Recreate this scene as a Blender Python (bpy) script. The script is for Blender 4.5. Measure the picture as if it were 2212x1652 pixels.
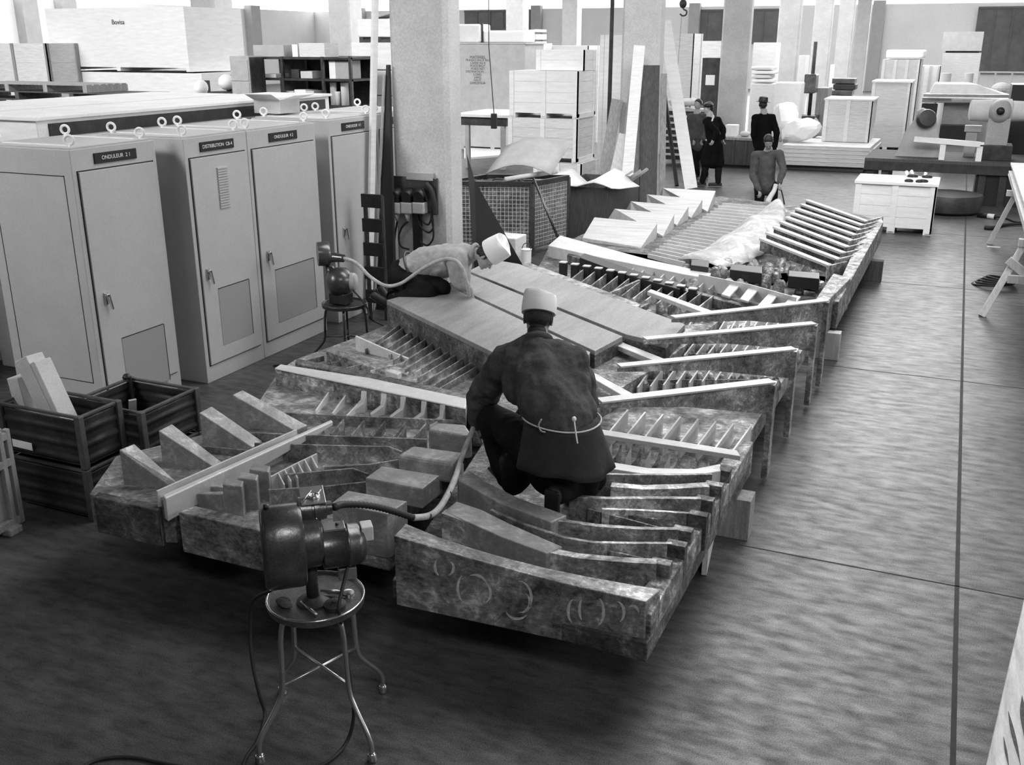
import bpy, bmesh, math, random
import numpy as np
from mathutils import Vector, Matrix
random.seed(7)
for _o in list(bpy.data.objects): bpy.data.objects.remove(_o)
SC = bpy.context.scene
COL = SC.collection
# ------------------------------------------------------------------ camera
CAM_H, FOC, W_, H_ = 2.9, 2150.0, 2212.0, 1652.0
PITCH, YAW = math.radians(18.897), math.radians(23.519)
cam_d = bpy.data.cameras.new('camera'); cam_d.sensor_fit = 'HORIZONTAL'; cam_d.sensor_width = 36.0
cam_d.lens = FOC / W_ * 36.0; cam_d.clip_end = 300
CAM = bpy.data.objects.new('camera', cam_d); COL.objects.link(CAM)
CAM.location = (0, 0, CAM_H); CAM.rotation_euler = (math.pi/2 - PITCH, 0, YAW); SC.camera = CAM
# ------------------------------------------------------------------ view
SC.view_settings.view_transform = 'Standard'; SC.view_settings.look = 'None'
SC.view_settings.gamma = 1.0; SC.view_settings.exposure = 0.12
SC.view_settings.use_curve_mapping = False
# ------------------------------------------------------------------ daylight
wd = bpy.data.worlds.new('world'); SC.world = wd; wd.use_nodes = True
wd.node_tree.nodes['Background'].inputs[0].default_value = (1, 1, 1, 1)
wd.node_tree.nodes['Background'].inputs[1].default_value = 1.0
def area(name, loc, target, sx, sy, power, spread=180):
    l = bpy.data.lights.new(name, 'AREA'); l.shape = 'RECTANGLE'; l.size = sx; l.size_y = sy; l.energy = power; l.spread = math.radians(spread)
    o = bpy.data.objects.new(name, l); COL.objects.link(o); o.location = loc
    d = Vector(target) - Vector(loc); o.rotation_euler = d.to_track_quat('-Z', 'Y').to_euler(); return o
# skylights in the roof (daylight), deep in the hall and over the aisle, the high windows, and a few added fill lamps
for k_, y_ in enumerate((17.5, 26, 34.5, 43, 51.5)):   # shed-roof lights over the aisle, facing back down the hall
    area('shed_light_%d' % k_, (-2.6, y_, 8.7), (-2.6, y_-11, 0), 7, 2.2, (400, 140, 120, 130, 130)[k_])
area('skylight_far', (-20, 38, 8.9), (-20, 38, 0), 48, 26, 11000)
area('added_fill_left', (-18, 5, 8.6), (-17, 20, 1.5), 16, 2.5, 1000, 90)  # fill lamp added to brighten the crate fronts on the left
area('added_fill_mid', (-1, 5, 8.8), (-3, 20, 1.0), 10, 2.2, 230, 76)  # added lamp, turned away from the camera to brighten fronts in mid-hall
area('skylight_back_left', (-11.5, -2, 8.6), (-6.5, 8, 1.6), 6, 3, 90, 38)
area('added_fill_back', (3.5, -2.5, 8.8), (-1.6, 3.9, 0.6), 3, 2, 30, 50)  # extra fill added behind the camera for front rim, kneeling back and motor
area('window_light_end', (-4, 66.5, 7.0), (-3, 8, 0.5), 30, 3.0, 7000)
area('window_light_side', (12.5, 10, 6.5), (-5, 9, 1.0), 10, 3.0, 560)
area('skylight_over', (0.2, 9.8, 8.9), (-0.3, 9.8, 0), 4.5, 7, 620)
# ------------------------------------------------------------------ geometry of the view: a pixel and a real height / plane give a point
_F = np.array([-math.sin(YAW)*math.cos(PITCH), math.cos(YAW)*math.cos(PITCH), -math.sin(PITCH)])
_R = np.array([math.cos(YAW), math.sin(YAW), 0.0]); _U = np.cross(_R, _F)
def _ray(x, y): return _F + _R*((x-1106)/FOC) + _U*((826-y)/FOC)
def at(x, y, z=0.0):
    d = _ray(x, y); return Vector(d*((z-CAM_H)/d[2])) + Vector((0, 0, CAM_H))
def atX(x, y, X):
    d = _ray(x, y); return Vector(d*(X/d[0])) + Vector((0, 0, CAM_H))
def atY(x, y, Y):
    d = _ray(x, y); return Vector(d*(Y/d[1])) + Vector((0, 0, CAM_H))
# ------------------------------------------------------------------ materials
_MC = {}
def mat(name, v=0.5, var=0.3, scale=4.0, rough=0.6, metal=0.0, bump=0.0, stretch=(1, 1, 1), detail=6, spec=0.5, coat=0.0, fine=0.0, rvar=0.0):
    if name in _MC: return _MC[name]
    m = bpy.data.materials.new(name); m.use_nodes = True; nt = m.node_tree; N = nt.nodes; L = nt.links
    b = N['Principled BSDF']; b.inputs['Roughness'].default_value = rough; b.inputs['Metallic'].default_value = metal
    b.inputs['Specular IOR Level'].default_value = spec
    if coat: b.inputs['Coat Weight'].default_value = coat; b.inputs['Coat Roughness'].default_value = 0.25
    tc = N.new('ShaderNodeTexCoord'); mp = N.new('ShaderNodeMapping'); mp.inputs['Scale'].default_value = stretch
    L.new(tc.outputs['Object'], mp.inputs['Vector'])
    n = N.new('ShaderNodeTexNoise'); n.inputs['Scale'].default_value = scale; n.inputs['Detail'].default_value = detail; n.inputs['Roughness'].default_value = 0.65
    L.new(mp.outputs[0], n.inputs['Vector'])
    r = N.new('ShaderNodeValToRGB'); lo = max(0.004, v*(1-var)); hi = min(0.95, v*(1+var))
    r.color_ramp.elements[0].position = 0.3; r.color_ramp.elements[0].color = (lo, lo, lo, 1)
    r.color_ramp.elements[1].position = 0.7; r.color_ramp.elements[1].color = (hi, hi, hi, 1)
    L.new(n.outputs['Fac'], r.inputs['Fac']); out = r.outputs[0]
    if fine:
        n2 = N.new('ShaderNodeTexNoise'); n2.inputs['Scale'].default_value = scale*22; n2.inputs['Detail'].default_value = 3
        L.new(mp.outputs[0], n2.inputs['Vector'])
        mr = N.new('ShaderNodeMapRange'); mr.inputs[1].default_value = 0.3; mr.inputs[2].default_value = 0.7; mr.inputs[3].default_value = 1-fine; mr.inputs[4].default_value = 1+fine
        L.new(n2.outputs['Fac'], mr.inputs[0])
        mx = N.new('ShaderNodeMix'); mx.data_type = 'RGBA'; mx.blend_type = 'MULTIPLY'; mx.inputs[0].default_value = 1.0
        L.new(out, mx.inputs[6]); L.new(mr.outputs[0], mx.inputs[7]); out = mx.outputs[2]
    L.new(out, b.inputs['Base Color'])
    if rvar:
        mr = N.new('ShaderNodeMapRange'); mr.inputs[3].default_value = rough+rvar; mr.inputs[4].default_value = rough-rvar
        mr.inputs[1].default_value = 0.3; mr.inputs[2].default_value = 0.7
        L.new(n.outputs['Fac'], mr.inputs[0]); L.new(mr.outputs[0], b.inputs['Roughness'])
    if bump:
        bp = N.new('ShaderNodeBump'); bp.inputs['Strength'].default_value = bump; bp.inputs['Distance'].default_value = 0.02
        L.new(n.outputs['Fac'], bp.inputs['Height']); L.new(bp.outputs[0], b.inputs['Normal'])
    _MC[name] = m; return m
def emit(name, s, v=1.0):
    m = bpy.data.materials.new(name); m.use_nodes = True; b = m.node_tree.nodes['Principled BSDF']
    b.inputs['Base Color'].default_value = (v, v, v, 1); b.inputs['Emission Color'].default_value = (v, v, v, 1); b.inputs['Emission Strength'].default_value = s
    return m
def brushed(name, lo, hi, rough=0.38, metal=0.75, scale=3.0, swirl=True):
    # ground metal: cloudy bright patches on a darker skin, crossed by fine wheel scratches
    m = bpy.data.materials.new(name); m.use_nodes = True; nt = m.node_tree; N = nt.nodes; L = nt.links
    b = N['Principled BSDF']; b.inputs['Metallic'].default_value = metal
    tc = N.new('ShaderNodeTexCoord')
    def noise(sc, det, st=(1, 1, 1), dist=0.0, ro=0.6):
        mp = N.new('ShaderNodeMapping'); mp.inputs['Scale'].default_value = st; L.new(tc.outputs['Object'], mp.inputs['Vector'])
        k = N.new('ShaderNodeTexNoise'); k.inputs['Scale'].default_value = sc; k.inputs['Detail'].default_value = det; k.inputs['Roughness'].default_value = ro; k.inputs['Distortion'].default_value = dist
        L.new(mp.outputs[0], k.inputs['Vector']); return k.outputs['Fac']
    n = noise(scale, 10, (1, 1, 1), 0.5, 0.72); n2 = noise(scale*3.2, 6, (1, 1, 1), 2.2); sc_ = noise(22, 4, (1, 7, 3)); gr_ = noise(150, 2)
    ad = N.new('ShaderNodeMath'); ad.operation = 'MULTIPLY_ADD'; ad.inputs[1].default_value = 0.45 if swirl else 0.15; L.new(n2, ad.inputs[0]); L.new(n, ad.inputs[2])
    a2 = N.new('ShaderNodeMath'); a2.operation = 'MULTIPLY_ADD'; a2.inputs[1].default_value = 0.3; L.new(sc_, a2.inputs[0]); L.new(ad.outputs[0], a2.inputs[2])
    a3 = N.new('ShaderNodeMath'); a3.operation = 'MULTIPLY_ADD'; a3.inputs[1].default_value = 0.16; L.new(gr_, a3.inputs[0]); L.new(a2.outputs[0], a3.inputs[2])
    c0 = 0.5*(1+(0.45 if swirl else 0.15)+0.3+0.16)
    mr0 = N.new('ShaderNodeMapRange'); mr0.inputs[1].default_value = c0-0.16; mr0.inputs[2].default_value = c0+0.19; L.new(a3.outputs[0], mr0.inputs[0])
    r = N.new('ShaderNodeValToRGB'); r.color_ramp.elements[0].position = 0.0; r.color_ramp.elements[1].position = 1.0
    r.color_ramp.elements[0].color = (lo, lo, lo, 1); r.color_ramp.elements[1].color = (hi, hi, hi, 1)
    e = r.color_ramp.elements.new(0.55); q = lo+(hi-lo)*0.3; e.color = (q, q, q, 1)
    L.new(mr0.outputs[0], r.inputs['Fac']); L.new(r.outputs[0], b.inputs['Base Color'])
    mr = N.new('ShaderNodeMapRange'); mr.inputs[3].default_value = rough+0.2; mr.inputs[4].default_value = rough-0.08
    L.new(mr0.outputs[0], mr.inputs[0]); L.new(mr.outputs[0], b.inputs['Roughness'])
    bp = N.new('ShaderNodeBump'); bp.inputs['Strength'].default_value = 0.3; bp.inputs['Distance'].default_value = 0.01
    L.new(a3.outputs[0], bp.inputs['Height']); L.new(bp.outputs[0], b.inputs['Normal'])
    return m
M_APRON = mat('dark_apron_cloth', 0.03, 0.3, 9, 0.9, 0, 0.4)
M_LFACE = brushed('light_ground_metal', 0.1, 0.85, rough=0.42, metal=0.45, scale=2.5)
M_FACE = brushed('ground_metal', 0.08, 0.95, metal=0.42)
M_DARKMETAL = brushed('dark_cast_metal', 0.05, 0.42, rough=0.5, metal=0.6, scale=5)
M_EDGE = brushed('bright_machined_edge', 0.6, 0.9, rough=0.45, metal=0.35, scale=2, swirl=False)
M_PLATE = mat('planed_plate', 0.31, 0.2, 1.4, 0.5, 0.3, 0.15, (6, 1, 1), fine=0.2)
M_ROUGH = brushed('rough_casting', 0.07, 0.8, rough=0.5, metal=0.45, scale=9)
M_BLOCK = brushed('cast_block', 0.22, 0.55, rough=0.5, metal=0.35, scale=6, swirl=False)
M_CAB = mat('grey_enamel', 0.5, 0.06, 3, 0.5, 0, 0, fine=0.05)
M_CABD = mat('grille_grey', 0.33, 0.08, 200, 0.7)
M_BLACK = mat('black_plastic', 0.012, 0.2, 8, 0.45)
M_CHROME = mat('chrome', 0.75, 0.05, 5, 0.2, 1.0)
M_STEEL = mat('tube_steel', 0.5, 0.2, 8, 0.3, 0.9)
M_DSTEEL = mat('dark_steel', 0.05, 0.4, 6, 0.5, 0.5, fine=0.3)
M_WHITE = mat('white_crate_wood', 0.85, 0.08, 3, 0.7, 0, 0.1, (1, 1, 6), fine=0.1)
M_WHITE2 = mat('pale_crate_board', 0.72, 0.14, 5, 0.7, 0, 0.1, (1, 1, 8), fine=0.15)
M_WOOD = mat('pine_plank', 0.62, 0.18, 3, 0.7, 0, 0.2, (12, 12, 1), fine=0.2)
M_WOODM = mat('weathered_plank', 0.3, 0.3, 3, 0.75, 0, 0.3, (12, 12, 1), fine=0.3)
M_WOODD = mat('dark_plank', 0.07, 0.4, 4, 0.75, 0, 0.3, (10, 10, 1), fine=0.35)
M_CONC = mat('column_concrete', 0.55, 0.12, 2.2, 0.85, 0, 0.15, fine=0.12)
M_WALL = mat('wall_panel', 0.84, 0.06, 0.5, 0.85, fine=0.04)
M_DARKWIN = mat('dark_glazing', 0.11, 0.3, 1.2, 0.4)
M_PAPER = mat('white_paper', 0.88, 0.04, 9, 0.8, 0, 0.2)
M_CARD = mat('cardboard', 0.42, 0.12, 5, 0.8, fine=0.1)
M_CARDL = mat('pale_cardboard', 0.6, 0.1, 5, 0.8, fine=0.1)
M_SKIN = mat('skin', 0.36, 0.12, 14, 0.55, 0, 0.05)
M_HAIR = mat('dark_hair', 0.012, 0.5, 60, 0.5, 0, 0.4)
M_JACKET = mat('dark_work_jacket', 0.08, 0.3, 9, 0.9, 0, 0.5, fine=0.3, spec=0.1)
M_JACKETL = mat('light_work_jacket', 0.36, 0.25, 9, 0.9, 0, 0.4, fine=0.2)
M_TROUS = mat('dark_trousers', 0.011, 0.4, 10, 0.9, 0, 0.3, spec=0.1)
M_GREYC = mat('grey_overall', 0.065, 0.35, 9, 0.9, 0, 0.4, fine=0.3)
M_GLOVE = mat('mottled_glove', 0.42, 0.6, 40, 0.9, 0, 0.4)
M_RUBBER = mat('black_rubber', 0.018, 0.3, 10, 0.6)
M_HOSE = mat('pale_hose_sleeve', 0.4, 0.3, 18, 0.6, 0, 0.3)
M_CANVAS = mat('stained_mesh_sheet', 0.24, 0.75, 3.5, 0.8, 0, 0.2, fine=0.5)
M_MACH = mat('machine_enamel', 0.36, 0.15, 4, 0.45, 0, 0, fine=0.15)
M_MOTOR = mat('worn_motor_paint', 0.13, 0.4, 7, 0.3, 0.75, 0.15, fine=0.2)
M_COAT = mat('black_coat_cloth', 0.007, 0.3, 9, 0.95, 0, 0.3, spec=0.08)
M_FLEX = mat('flex_shaft_steel', 0.3, 0.3, 12, 0.35, 0.8)
# ------------------------------------------------------------------ mesh helpers
def NB(): return bmesh.new()
def face(bm, vs):
    try: return bm.faces.new(vs)
    except ValueError: return None
def hexa(bm, b4, t4):
    b = [bm.verts.new(p) for p in b4]; t = [bm.verts.new(p) for p in t4]; n = len(b)
    face(bm, b[::-1]); face(bm, t)
    for i in range(n): face(bm, [b[i], b[(i+1) % n], t[(i+1) % n], t[i]])
def box(bm, x0, x1, y0, y1, z0, z1):
    hexa(bm, [(x0, y0, z0), (x1, y0, z0), (x1, y1, z0), (x0, y1, z0)], [(x0, y0, z1), (x1, y0, z1), (x1, y1, z1), (x0, y1, z1)])
def obb(bm, o, a, b, c):
    o, a, b, c = Vector(o), Vector(a), Vector(b), Vector(c)
    if a.cross(b).dot(c) < 0: a, b = b, a
    hexa(bm, [o, o+a, o+a+b, o+b], [o+c, o+a+c, o+a+b+c, o+b+c])
def beam(bm, p, q, w, h, up=(0, 0, 1)):
    # rectangular bar from p to q, w wide, h thick
    p, q = Vector(p), Vector(q); d = q-p; u = Vector(up); s = d.cross(u)
    if s.length < 1e-5: s = d.cross(Vector((1, 0, 0)))
    s.normalize(); u = s.cross(d).normalized()
    obb(bm, p-s*w/2-u*h/2, d, s*w, u*h)
def _frames(pts, closed=False):
    pts = [Vector(p) for p in pts]; n = len(pts); T = []
    for i in range(n):
        a = pts[max(0, i-1)]; b = pts[min(n-1, i+1)]; T.append((b-a).normalized())
    up = Vector((0, 0, 1)) if abs(T[0].z) < 0.9 else Vector((1, 0, 0))
    s = T[0].cross(up).normalized(); fr = []
    for i in range(n):
        s = (s - T[i]*s.dot(T[i])); s = s.normalized() if s.length > 1e-6 else T[i].orthogonal().normalized()
        fr.append((pts[i], s, T[i].cross(s)))
    return fr
def spline(pts, k=6):
    pts = [Vector(p) for p in pts]; P = [pts[0]]+pts+[pts[-1]]; out = []
    for i in range(1, len(P)-2):
        for j in range(k):
            t = j/k; a, b, c, d = P[i-1], P[i], P[i+1], P[i+2]
            out.append(0.5*((2*b)+(c-a)*t+(2*a-5*b+4*c-d)*t*t+(3*b-a-3*c+d)*t**3))
    out.append(pts[-1]); return out
def tube(bm, pts, r, seg=10, smooth=0, ripple=0.0):
    if smooth: pts = spline(pts, smooth)
    fr = _frames(pts); rings = []; n = len(fr)
    for i, (p, s, u) in enumerate(fr):
        rr = r[i] if isinstance(r, (list, tuple)) and len(r) == n else (r if not isinstance(r, (list, tuple)) else r[0]+(r[1]-r[0])*i/(n-1))
        if ripple and i % 2: rr *= 1-ripple
        rings.append([bm.verts.new(p+(s*math.cos(a)+u*math.sin(a))*rr) for a in [2*math.pi*k/seg for k in range(seg)]])
    for i in range(n-1):
        for k in range(seg): face(bm, [rings[i][k], rings[i][(k+1) % seg], rings[i+1][(k+1) % seg], rings[i+1][k]])
    face(bm, rings[0][::-1]); face(bm, rings[-1])
def cyl(bm, p, q, r, seg=20, r2=None): tube(bm, [p, q], [r, r if r2 is None else r2], seg)
def lathe(bm, o, ax, prof, seg=28):
    # prof: (distance along axis, radius)
    o, ax = Vector(o), Vector(ax).normalized(); s = ax.orthogonal().normalized(); u = ax.cross(s); rings = []
    for d, r in prof:
        rings.append([bm.verts.new(o+ax*d+(s*math.cos(a)+u*math.sin(a))*max(r, 1e-4)) for a in [2*math.pi*k/seg for k in range(seg)]])
    for i in range(len(rings)-1):
        for k in range(seg): face(bm, [rings[i][k], rings[i][(k+1) % seg], rings[i+1][(k+1) % seg], rings[i+1][k]])
    face(bm, rings[0][::-1]); face(bm, rings[-1])
def torus(bm, o, ax, R, r, seg=20, m=8):
    o, ax = Vector(o), Vector(ax).normalized(); s = ax.orthogonal().normalized(); u = ax.cross(s); rings = []
    for k in range(seg):
        a = 2*math.pi*k/seg; d = s*math.cos(a)+u*math.sin(a)
        rings.append([bm.verts.new(o+d*(R+r*math.cos(b))+ax*r*math.sin(b)) for b in [2*math.pi*j/m for j in range(m)]])
    for k in range(seg):
        for j in range(m): face(bm, [rings[k][j], rings[(k+1) % seg][j], rings[(k+1) % seg][(j+1) % m], rings[k][(j+1) % m]])
def ellip(bm, c, r, rot=None, seg=16, rings=10):
    mt = Matrix.Translation(Vector(c)) @ (rot.to_4x4() if rot else Matrix.Identity(4)) @ Matrix.Diagonal((r[0], r[1], r[2], 1))
    bmesh.ops.create_uvsphere(bm, u_segments=seg, v_segments=rings, radius=1.0, matrix=mt)
def capsule(bm, a, b, ra, rb, seg=14):
    a, b = Vector(a), Vector(b); ellip(bm, a, (ra,)*3, None, seg, 8); ellip(bm, b, (rb,)*3, None, seg, 8)
    d = b-a; L = d.length
    if L < 1e-4: return
    s = (ra-rb)/L; s = max(-0.95, min(0.95, s)); c = math.sqrt(1-s*s); n = d/L
    tube(bm, [a+n*ra*s, b+n*rb*s], [ra*c, rb*c], seg)
def sheet(bm, grid, th=0.004):
    # grid of points [row][col] -> a thin closed sheet
    R_, C_ = len(grid), len(grid[0]); g = [[Vector(p) for p in r] for r in grid]
    nr = [[None]*C_ for _ in range(R_)]
    for i in range(R_):
        for j in range(C_):
            du = g[min(i+1, R_-1)][j]-g[max(i-1, 0)][j]; dv = g[i][min(j+1, C_-1)]-g[i][max(j-1, 0)]
            k = dv.cross(du); nr[i][j] = k.normalized() if k.length > 1e-9 else Vector((0, 0, 1))
    A = [[bm.verts.new(g[i][j]+nr[i][j]*th/2) for j in range(C_)] for i in range(R_)]
    B = [[bm.verts.new(g[i][j]-nr[i][j]*th/2) for j in range(C_)] for i in range(R_)]
    for i in range(R_-1):
        for j in range(C_-1):
            face(bm, [A[i][j], A[i][j+1], A[i+1][j+1], A[i+1][j]]); face(bm, [B[i][j], B[i+1][j], B[i+1][j+1], B[i][j+1]])
    for j in range(C_-1):
        face(bm, [A[0][j], B[0][j], B[0][j+1], A[0][j+1]]); face(bm, [A[-1][j+1], B[-1][j+1], B[-1][j], A[-1][j]])
    for i in range(R_-1):
        face(bm, [A[i+1][0], B[i+1][0], B[i][0], A[i][0]]); face(bm, [A[i][-1], B[i][-1], B[i+1][-1], A[i+1][-1]])
# ------------------------------------------------------------------ objects
def _link(name, bm, m, loc, smooth=False, bevel=0.0, mods=None):
    bmesh.ops.recalc_face_normals(bm, faces=bm.faces[:])
    me = bpy.data.meshes.new(name); off = Vector(loc)
    for v in bm.verts: v.co -= off
    bm.to_mesh(me); bm.free()
    if smooth: me.polygons.foreach_set('use_smooth', [True]*len(me.polygons))
    me.materials.append(m); o = bpy.data.objects.new(name, me); COL.objects.link(o)
    if bevel:
        b = o.modifiers.new('bevel', 'BEVEL'); b.width = bevel; b.segments = 2; b.limit_method = 'ANGLE'
    if smooth and smooth == 'auto':
        e = o.modifiers.new('split', 'EDGE_SPLIT'); e.split_angle = math.radians(40)
    return o
def thing(name, label, cat, loc=(0, 0, 0), group=None):
    o = bpy.data.objects.new(name, None); COL.objects.link(o); o.location = loc; o['label'] = label; o['category'] = cat
    o.empty_display_size = 0.1; o['_loc'] = list(loc)
    if group: o['group'] = group
    return o
def part(root, name, bm, m, smooth=False, bevel=0.0, label=None):
    top = root
    while top.parent: top = top.parent
    o = _link(name, bm, m, top.location if top.type == 'EMPTY' or root.parent is None or True else (0, 0, 0), smooth, bevel)
    o.parent = root
    if label: o['label'] = label
    return o
def solo(name, label, cat, bm, m, group=None, smooth=False, bevel=0.0, kind=None):
    c = Vector((0, 0, 0)); zs = min(v.co.z for v in bm.verts)
    for v in bm.verts: c += v.co
    c /= len(bm.verts); c.z = zs
    o = _link(name, bm, m, c, smooth, bevel); o.location = c; o['label'] = label; o['category'] = cat
    if group: o['group'] = group
    if kind: o['kind'] = kind
    return o
def struct(name, bm, m, parent=None, smooth=False):
    o = _link(name, bm, m, (0, 0, 0), smooth)
    if parent: o.parent = parent
    else: o['kind'] = 'structure'
    return o
def copy_tree(o, parent=None):
    c = o.copy(); COL.objects.link(c)
    if parent: c.parent = parent
    for ch in list(o.children): copy_tree(ch, c)
    return c
def copy_thing(o, loc, label=None, rz=None):
    c = copy_tree(o); c.location = loc
    if label: c['label'] = label
    if rz is not None: c.rotation_euler.z = rz
    return c
def text_part(root, name, body, loc, size, m, rot, label=None):
    cu = bpy.data.curves.new(name, 'FONT'); cu.body = body; cu.size = size; cu.align_x = 'CENTER'; cu.align_y = 'CENTER'; cu.extrude = 0.0008
    tmp = bpy.data.objects.new('tmp_text', cu); COL.objects.link(tmp)
    me = bpy.data.meshes.new_from_object(tmp.evaluated_get(bpy.context.evaluated_depsgraph_get()))
    bpy.data.objects.remove(tmp); bpy.data.curves.remove(cu)
    me.materials.clear(); me.materials.append(m); me.name = name
    o = bpy.data.objects.new(name, me); COL.objects.link(o); top = root
    while top.parent: top = top.parent
    o.parent = root; o.location = Vector(loc)-top.location; o.rotation_euler = rot
    return o
# ================================================================== THE HALL
def floor_mat():
    m = bpy.data.materials.new('concrete_floor'); m.use_nodes = True; nt = m.node_tree; N = nt.nodes; L = nt.links
    b = N['Principled BSDF']; tc = N.new('ShaderNodeTexCoord')
    def noise(scale, st, det=6, dist=0.0):
        mp = N.new('ShaderNodeMapping'); mp.inputs['Scale'].default_value = st; L.new(tc.outputs['Object'], mp.inputs['Vector'])
        n = N.new('ShaderNodeTexNoise'); n.inputs['Scale'].default_value = scale; n.inputs['Detail'].default_value = det; n.inputs['Distortion'].default_value = dist
        L.new(mp.outputs[0], n.inputs['Vector']); return n.outputs['Fac']
    a = noise(0.9, (1, 1, 1), 8, 0.4); c = noise(8.0, (0.6, 1.9, 1), 9, 0.1); s = noise(13, (0.8, 1.3, 1), 6); g = noise(170, (1, 1, 1), 2)
    def rng(f, lo, hi, a0=0.35, a1=0.65):
        mr = N.new('ShaderNodeMapRange'); mr.inputs[1].default_value = a0; mr.inputs[2].default_value = a1; mr.inputs[3].default_value = lo; mr.inputs[4].default_value = hi; L.new(f, mr.inputs[0]); return mr.outputs[0]
    def mul(x, y):
        k = N.new('ShaderNodeMath'); k.operation = 'MULTIPLY'; L.new(x, k.inputs[0]); L.new(y, k.inputs[1]); return k.outputs[0]
    v = mul(mul(rng(a, 0.038, 0.085), rng(c, 0.82, 1.15)), mul(rng(s, 0.72, 1.04, 0.3, 0.42), rng(g, 0.6, 1.4)))
    cr = N.new('ShaderNodeCombineColor'); [L.new(v, cr.inputs[i]) for i in range(3)]; L.new(cr.outputs[0], b.inputs['Base Color'])
    L.new(rng(c, 0.46, 0.40), b.inputs['Roughness']); L.new(mul(mul(rng(c, 0.45, 1.1), rng(s, 0.6, 1.1)), rng(g, 0.7, 1.3)), b.inputs['Specular IOR Level'])
    bp = N.new('ShaderNodeBump'); bp.inputs['Strength'].default_value = 0.15; bp.inputs['Distance'].default_value = 0.01; L.new(s, bp.inputs['Height']); L.new(bp.outputs[0], b.inputs['Normal'])
    return m
M_FLOOR = floor_mat(); M_JOINT = mat('joint_filler', 0.03, 0.3, 10, 0.8)
bm = NB(); box(bm, -46, 14, -6, 68, -0.3, 0); struct('floor', bm, M_FLOOR)
bm = NB(); box(bm, 0.318, 0.342, -6, 60, -0.01, 0.0015); struct('trim_1', bm, M_JOINT)
for i, y in enumerate((5.52, 9.42, 13.3, 17.2)):
    bm = NB(); box(bm, -0.9 if i < 2 else -4, 6, y-0.005, y+0.005, -0.01, 0.0015); struct('trim_%d' % (i+2), bm, M_JOINT)
ZT = 5.05
def wallband(name, x0, x1, y0, y1):
    bm = NB(); box(bm, x0, x1, y0, y1, 0, ZT); box(bm, x0, x1, y0, y1, 8.2, 9.2); struct(name, bm, M_WALL)
wallband('wall_end', -46, 14, 68, 68.3); wallband('wall_left', -46.3, -46, -6, 68.3); wallband('wall_right', 14, 14.3, -6, 68.3)
bm = NB(); box(bm, -46, 14, -6.3, -6, 0, 9.2); struct('wall_back', bm, mat('dark_back_wall', 0.12, 0.1, 1, 0.9))
M_DAY = emit('daylit_glass', 2.2)
bm = NB(); box(bm, -46, 14, 68.1, 68.2, ZT, 8.2); struct('window_1', bm, M_DAY)
bm = NB(); box(bm, -46.2, -46.1, -6, 68, ZT, 8.2); struct('window_2', bm, M_DAY)
bm = NB(); box(bm, 14.1, 14.2, -6, 68, ZT, 8.2); struct('window_3', bm, mat('side_glass', 0.6, 0.05, 3, 0.3))
bm = NB(); box(bm, -46.3, 14.3, -6.3, 68.3, 9.2, 9.4); struct('ceiling', bm, mat('ceiling_panels', 0.2, 0.1, 1, 0.9))
M_PIL = mat('pilaster_shade_concrete', 0.42, 0.1, 2, 0.85)
k = 1
def pil(bm0): 
    global k
    struct('trim_pilaster_%d' % k, bm0, M_PIL); k += 1
# end-wall pilasters and dark openings (positions read on the wall plane Y = 68)
for px in (780, 1160, 1235, 1500, 1895):
    c = atY(px, 60, 67.8); bm = NB(); box(bm, c.x-0.35, c.x+0.35, 67.5, 68, 0, ZT+0.2); pil(bm)
for px in (60, 145, 465, 545, 712):
    c = atX(px, 60, -45.8); bm = NB(); box(bm, -46, -45.4, c.y-0.5, c.y+0.5, 0, ZT+0.2); pil(bm)
def dark_open(n, x0, x1, y0, y1, bars):
    a = atY(x0, (y0+y1)/2, 67.9); b = atY(x1, (y0+y1)/2, 67.9); zt = atY((x0+x1)/2, y0, 67.9).z; zb = max(0, atY((x0+x1)/2, y1, 67.9).z)
    bm = NB(); box(bm, a.x, b.x, 67.86, 67.98, zb, zt); w = struct('window_%d' % n, bm, M_DARKWIN)
    bm = NB()
    for i in range(1, bars): 
        x = a.x+(b.x-a.x)*i/bars; box(bm, x-0.04, x+0.04, 67.82, 67.86, zb, zt)
    for z in (zb, zt): box(bm, a.x, b.x, 67.8, 67.9, z-0.06, z+0.06)
    struct('window_frame', bm, mat('window_bar', 0.12, 0.2, 5, 0.6), w)
dark_open(4, 1004, 1146, 24, 62, 5); dark_open(5, 1498, 1680, 22, 92, 6); dark_open(6, 2104, 2260, 16, 158, 4)
bm = NB()   # guard railing along the dark doorway
a = atY(2080, 160, 62); b = atY(2260, 160, 62)
rl = thing('guard_railing', 'pale metal guard railing far away in front of the dark doorway', 'railing', (a.x, 62, 0))
z1 = atY(2150, 156, 62).z
bm = NB(); beam(bm, (a.x, 62, z1), (b.x, 62, z1), 0.08, 0.08); part(rl, 'rail', bm, M_CARDL)
for i in range(6):
    x = a.x+(b.x-a.x)*i/5; bm = NB(); box(bm, x-0.05, x+0.05, 61.95, 62.05, 0, z1); part(rl, 'post', bm, M_CARDL)
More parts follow.
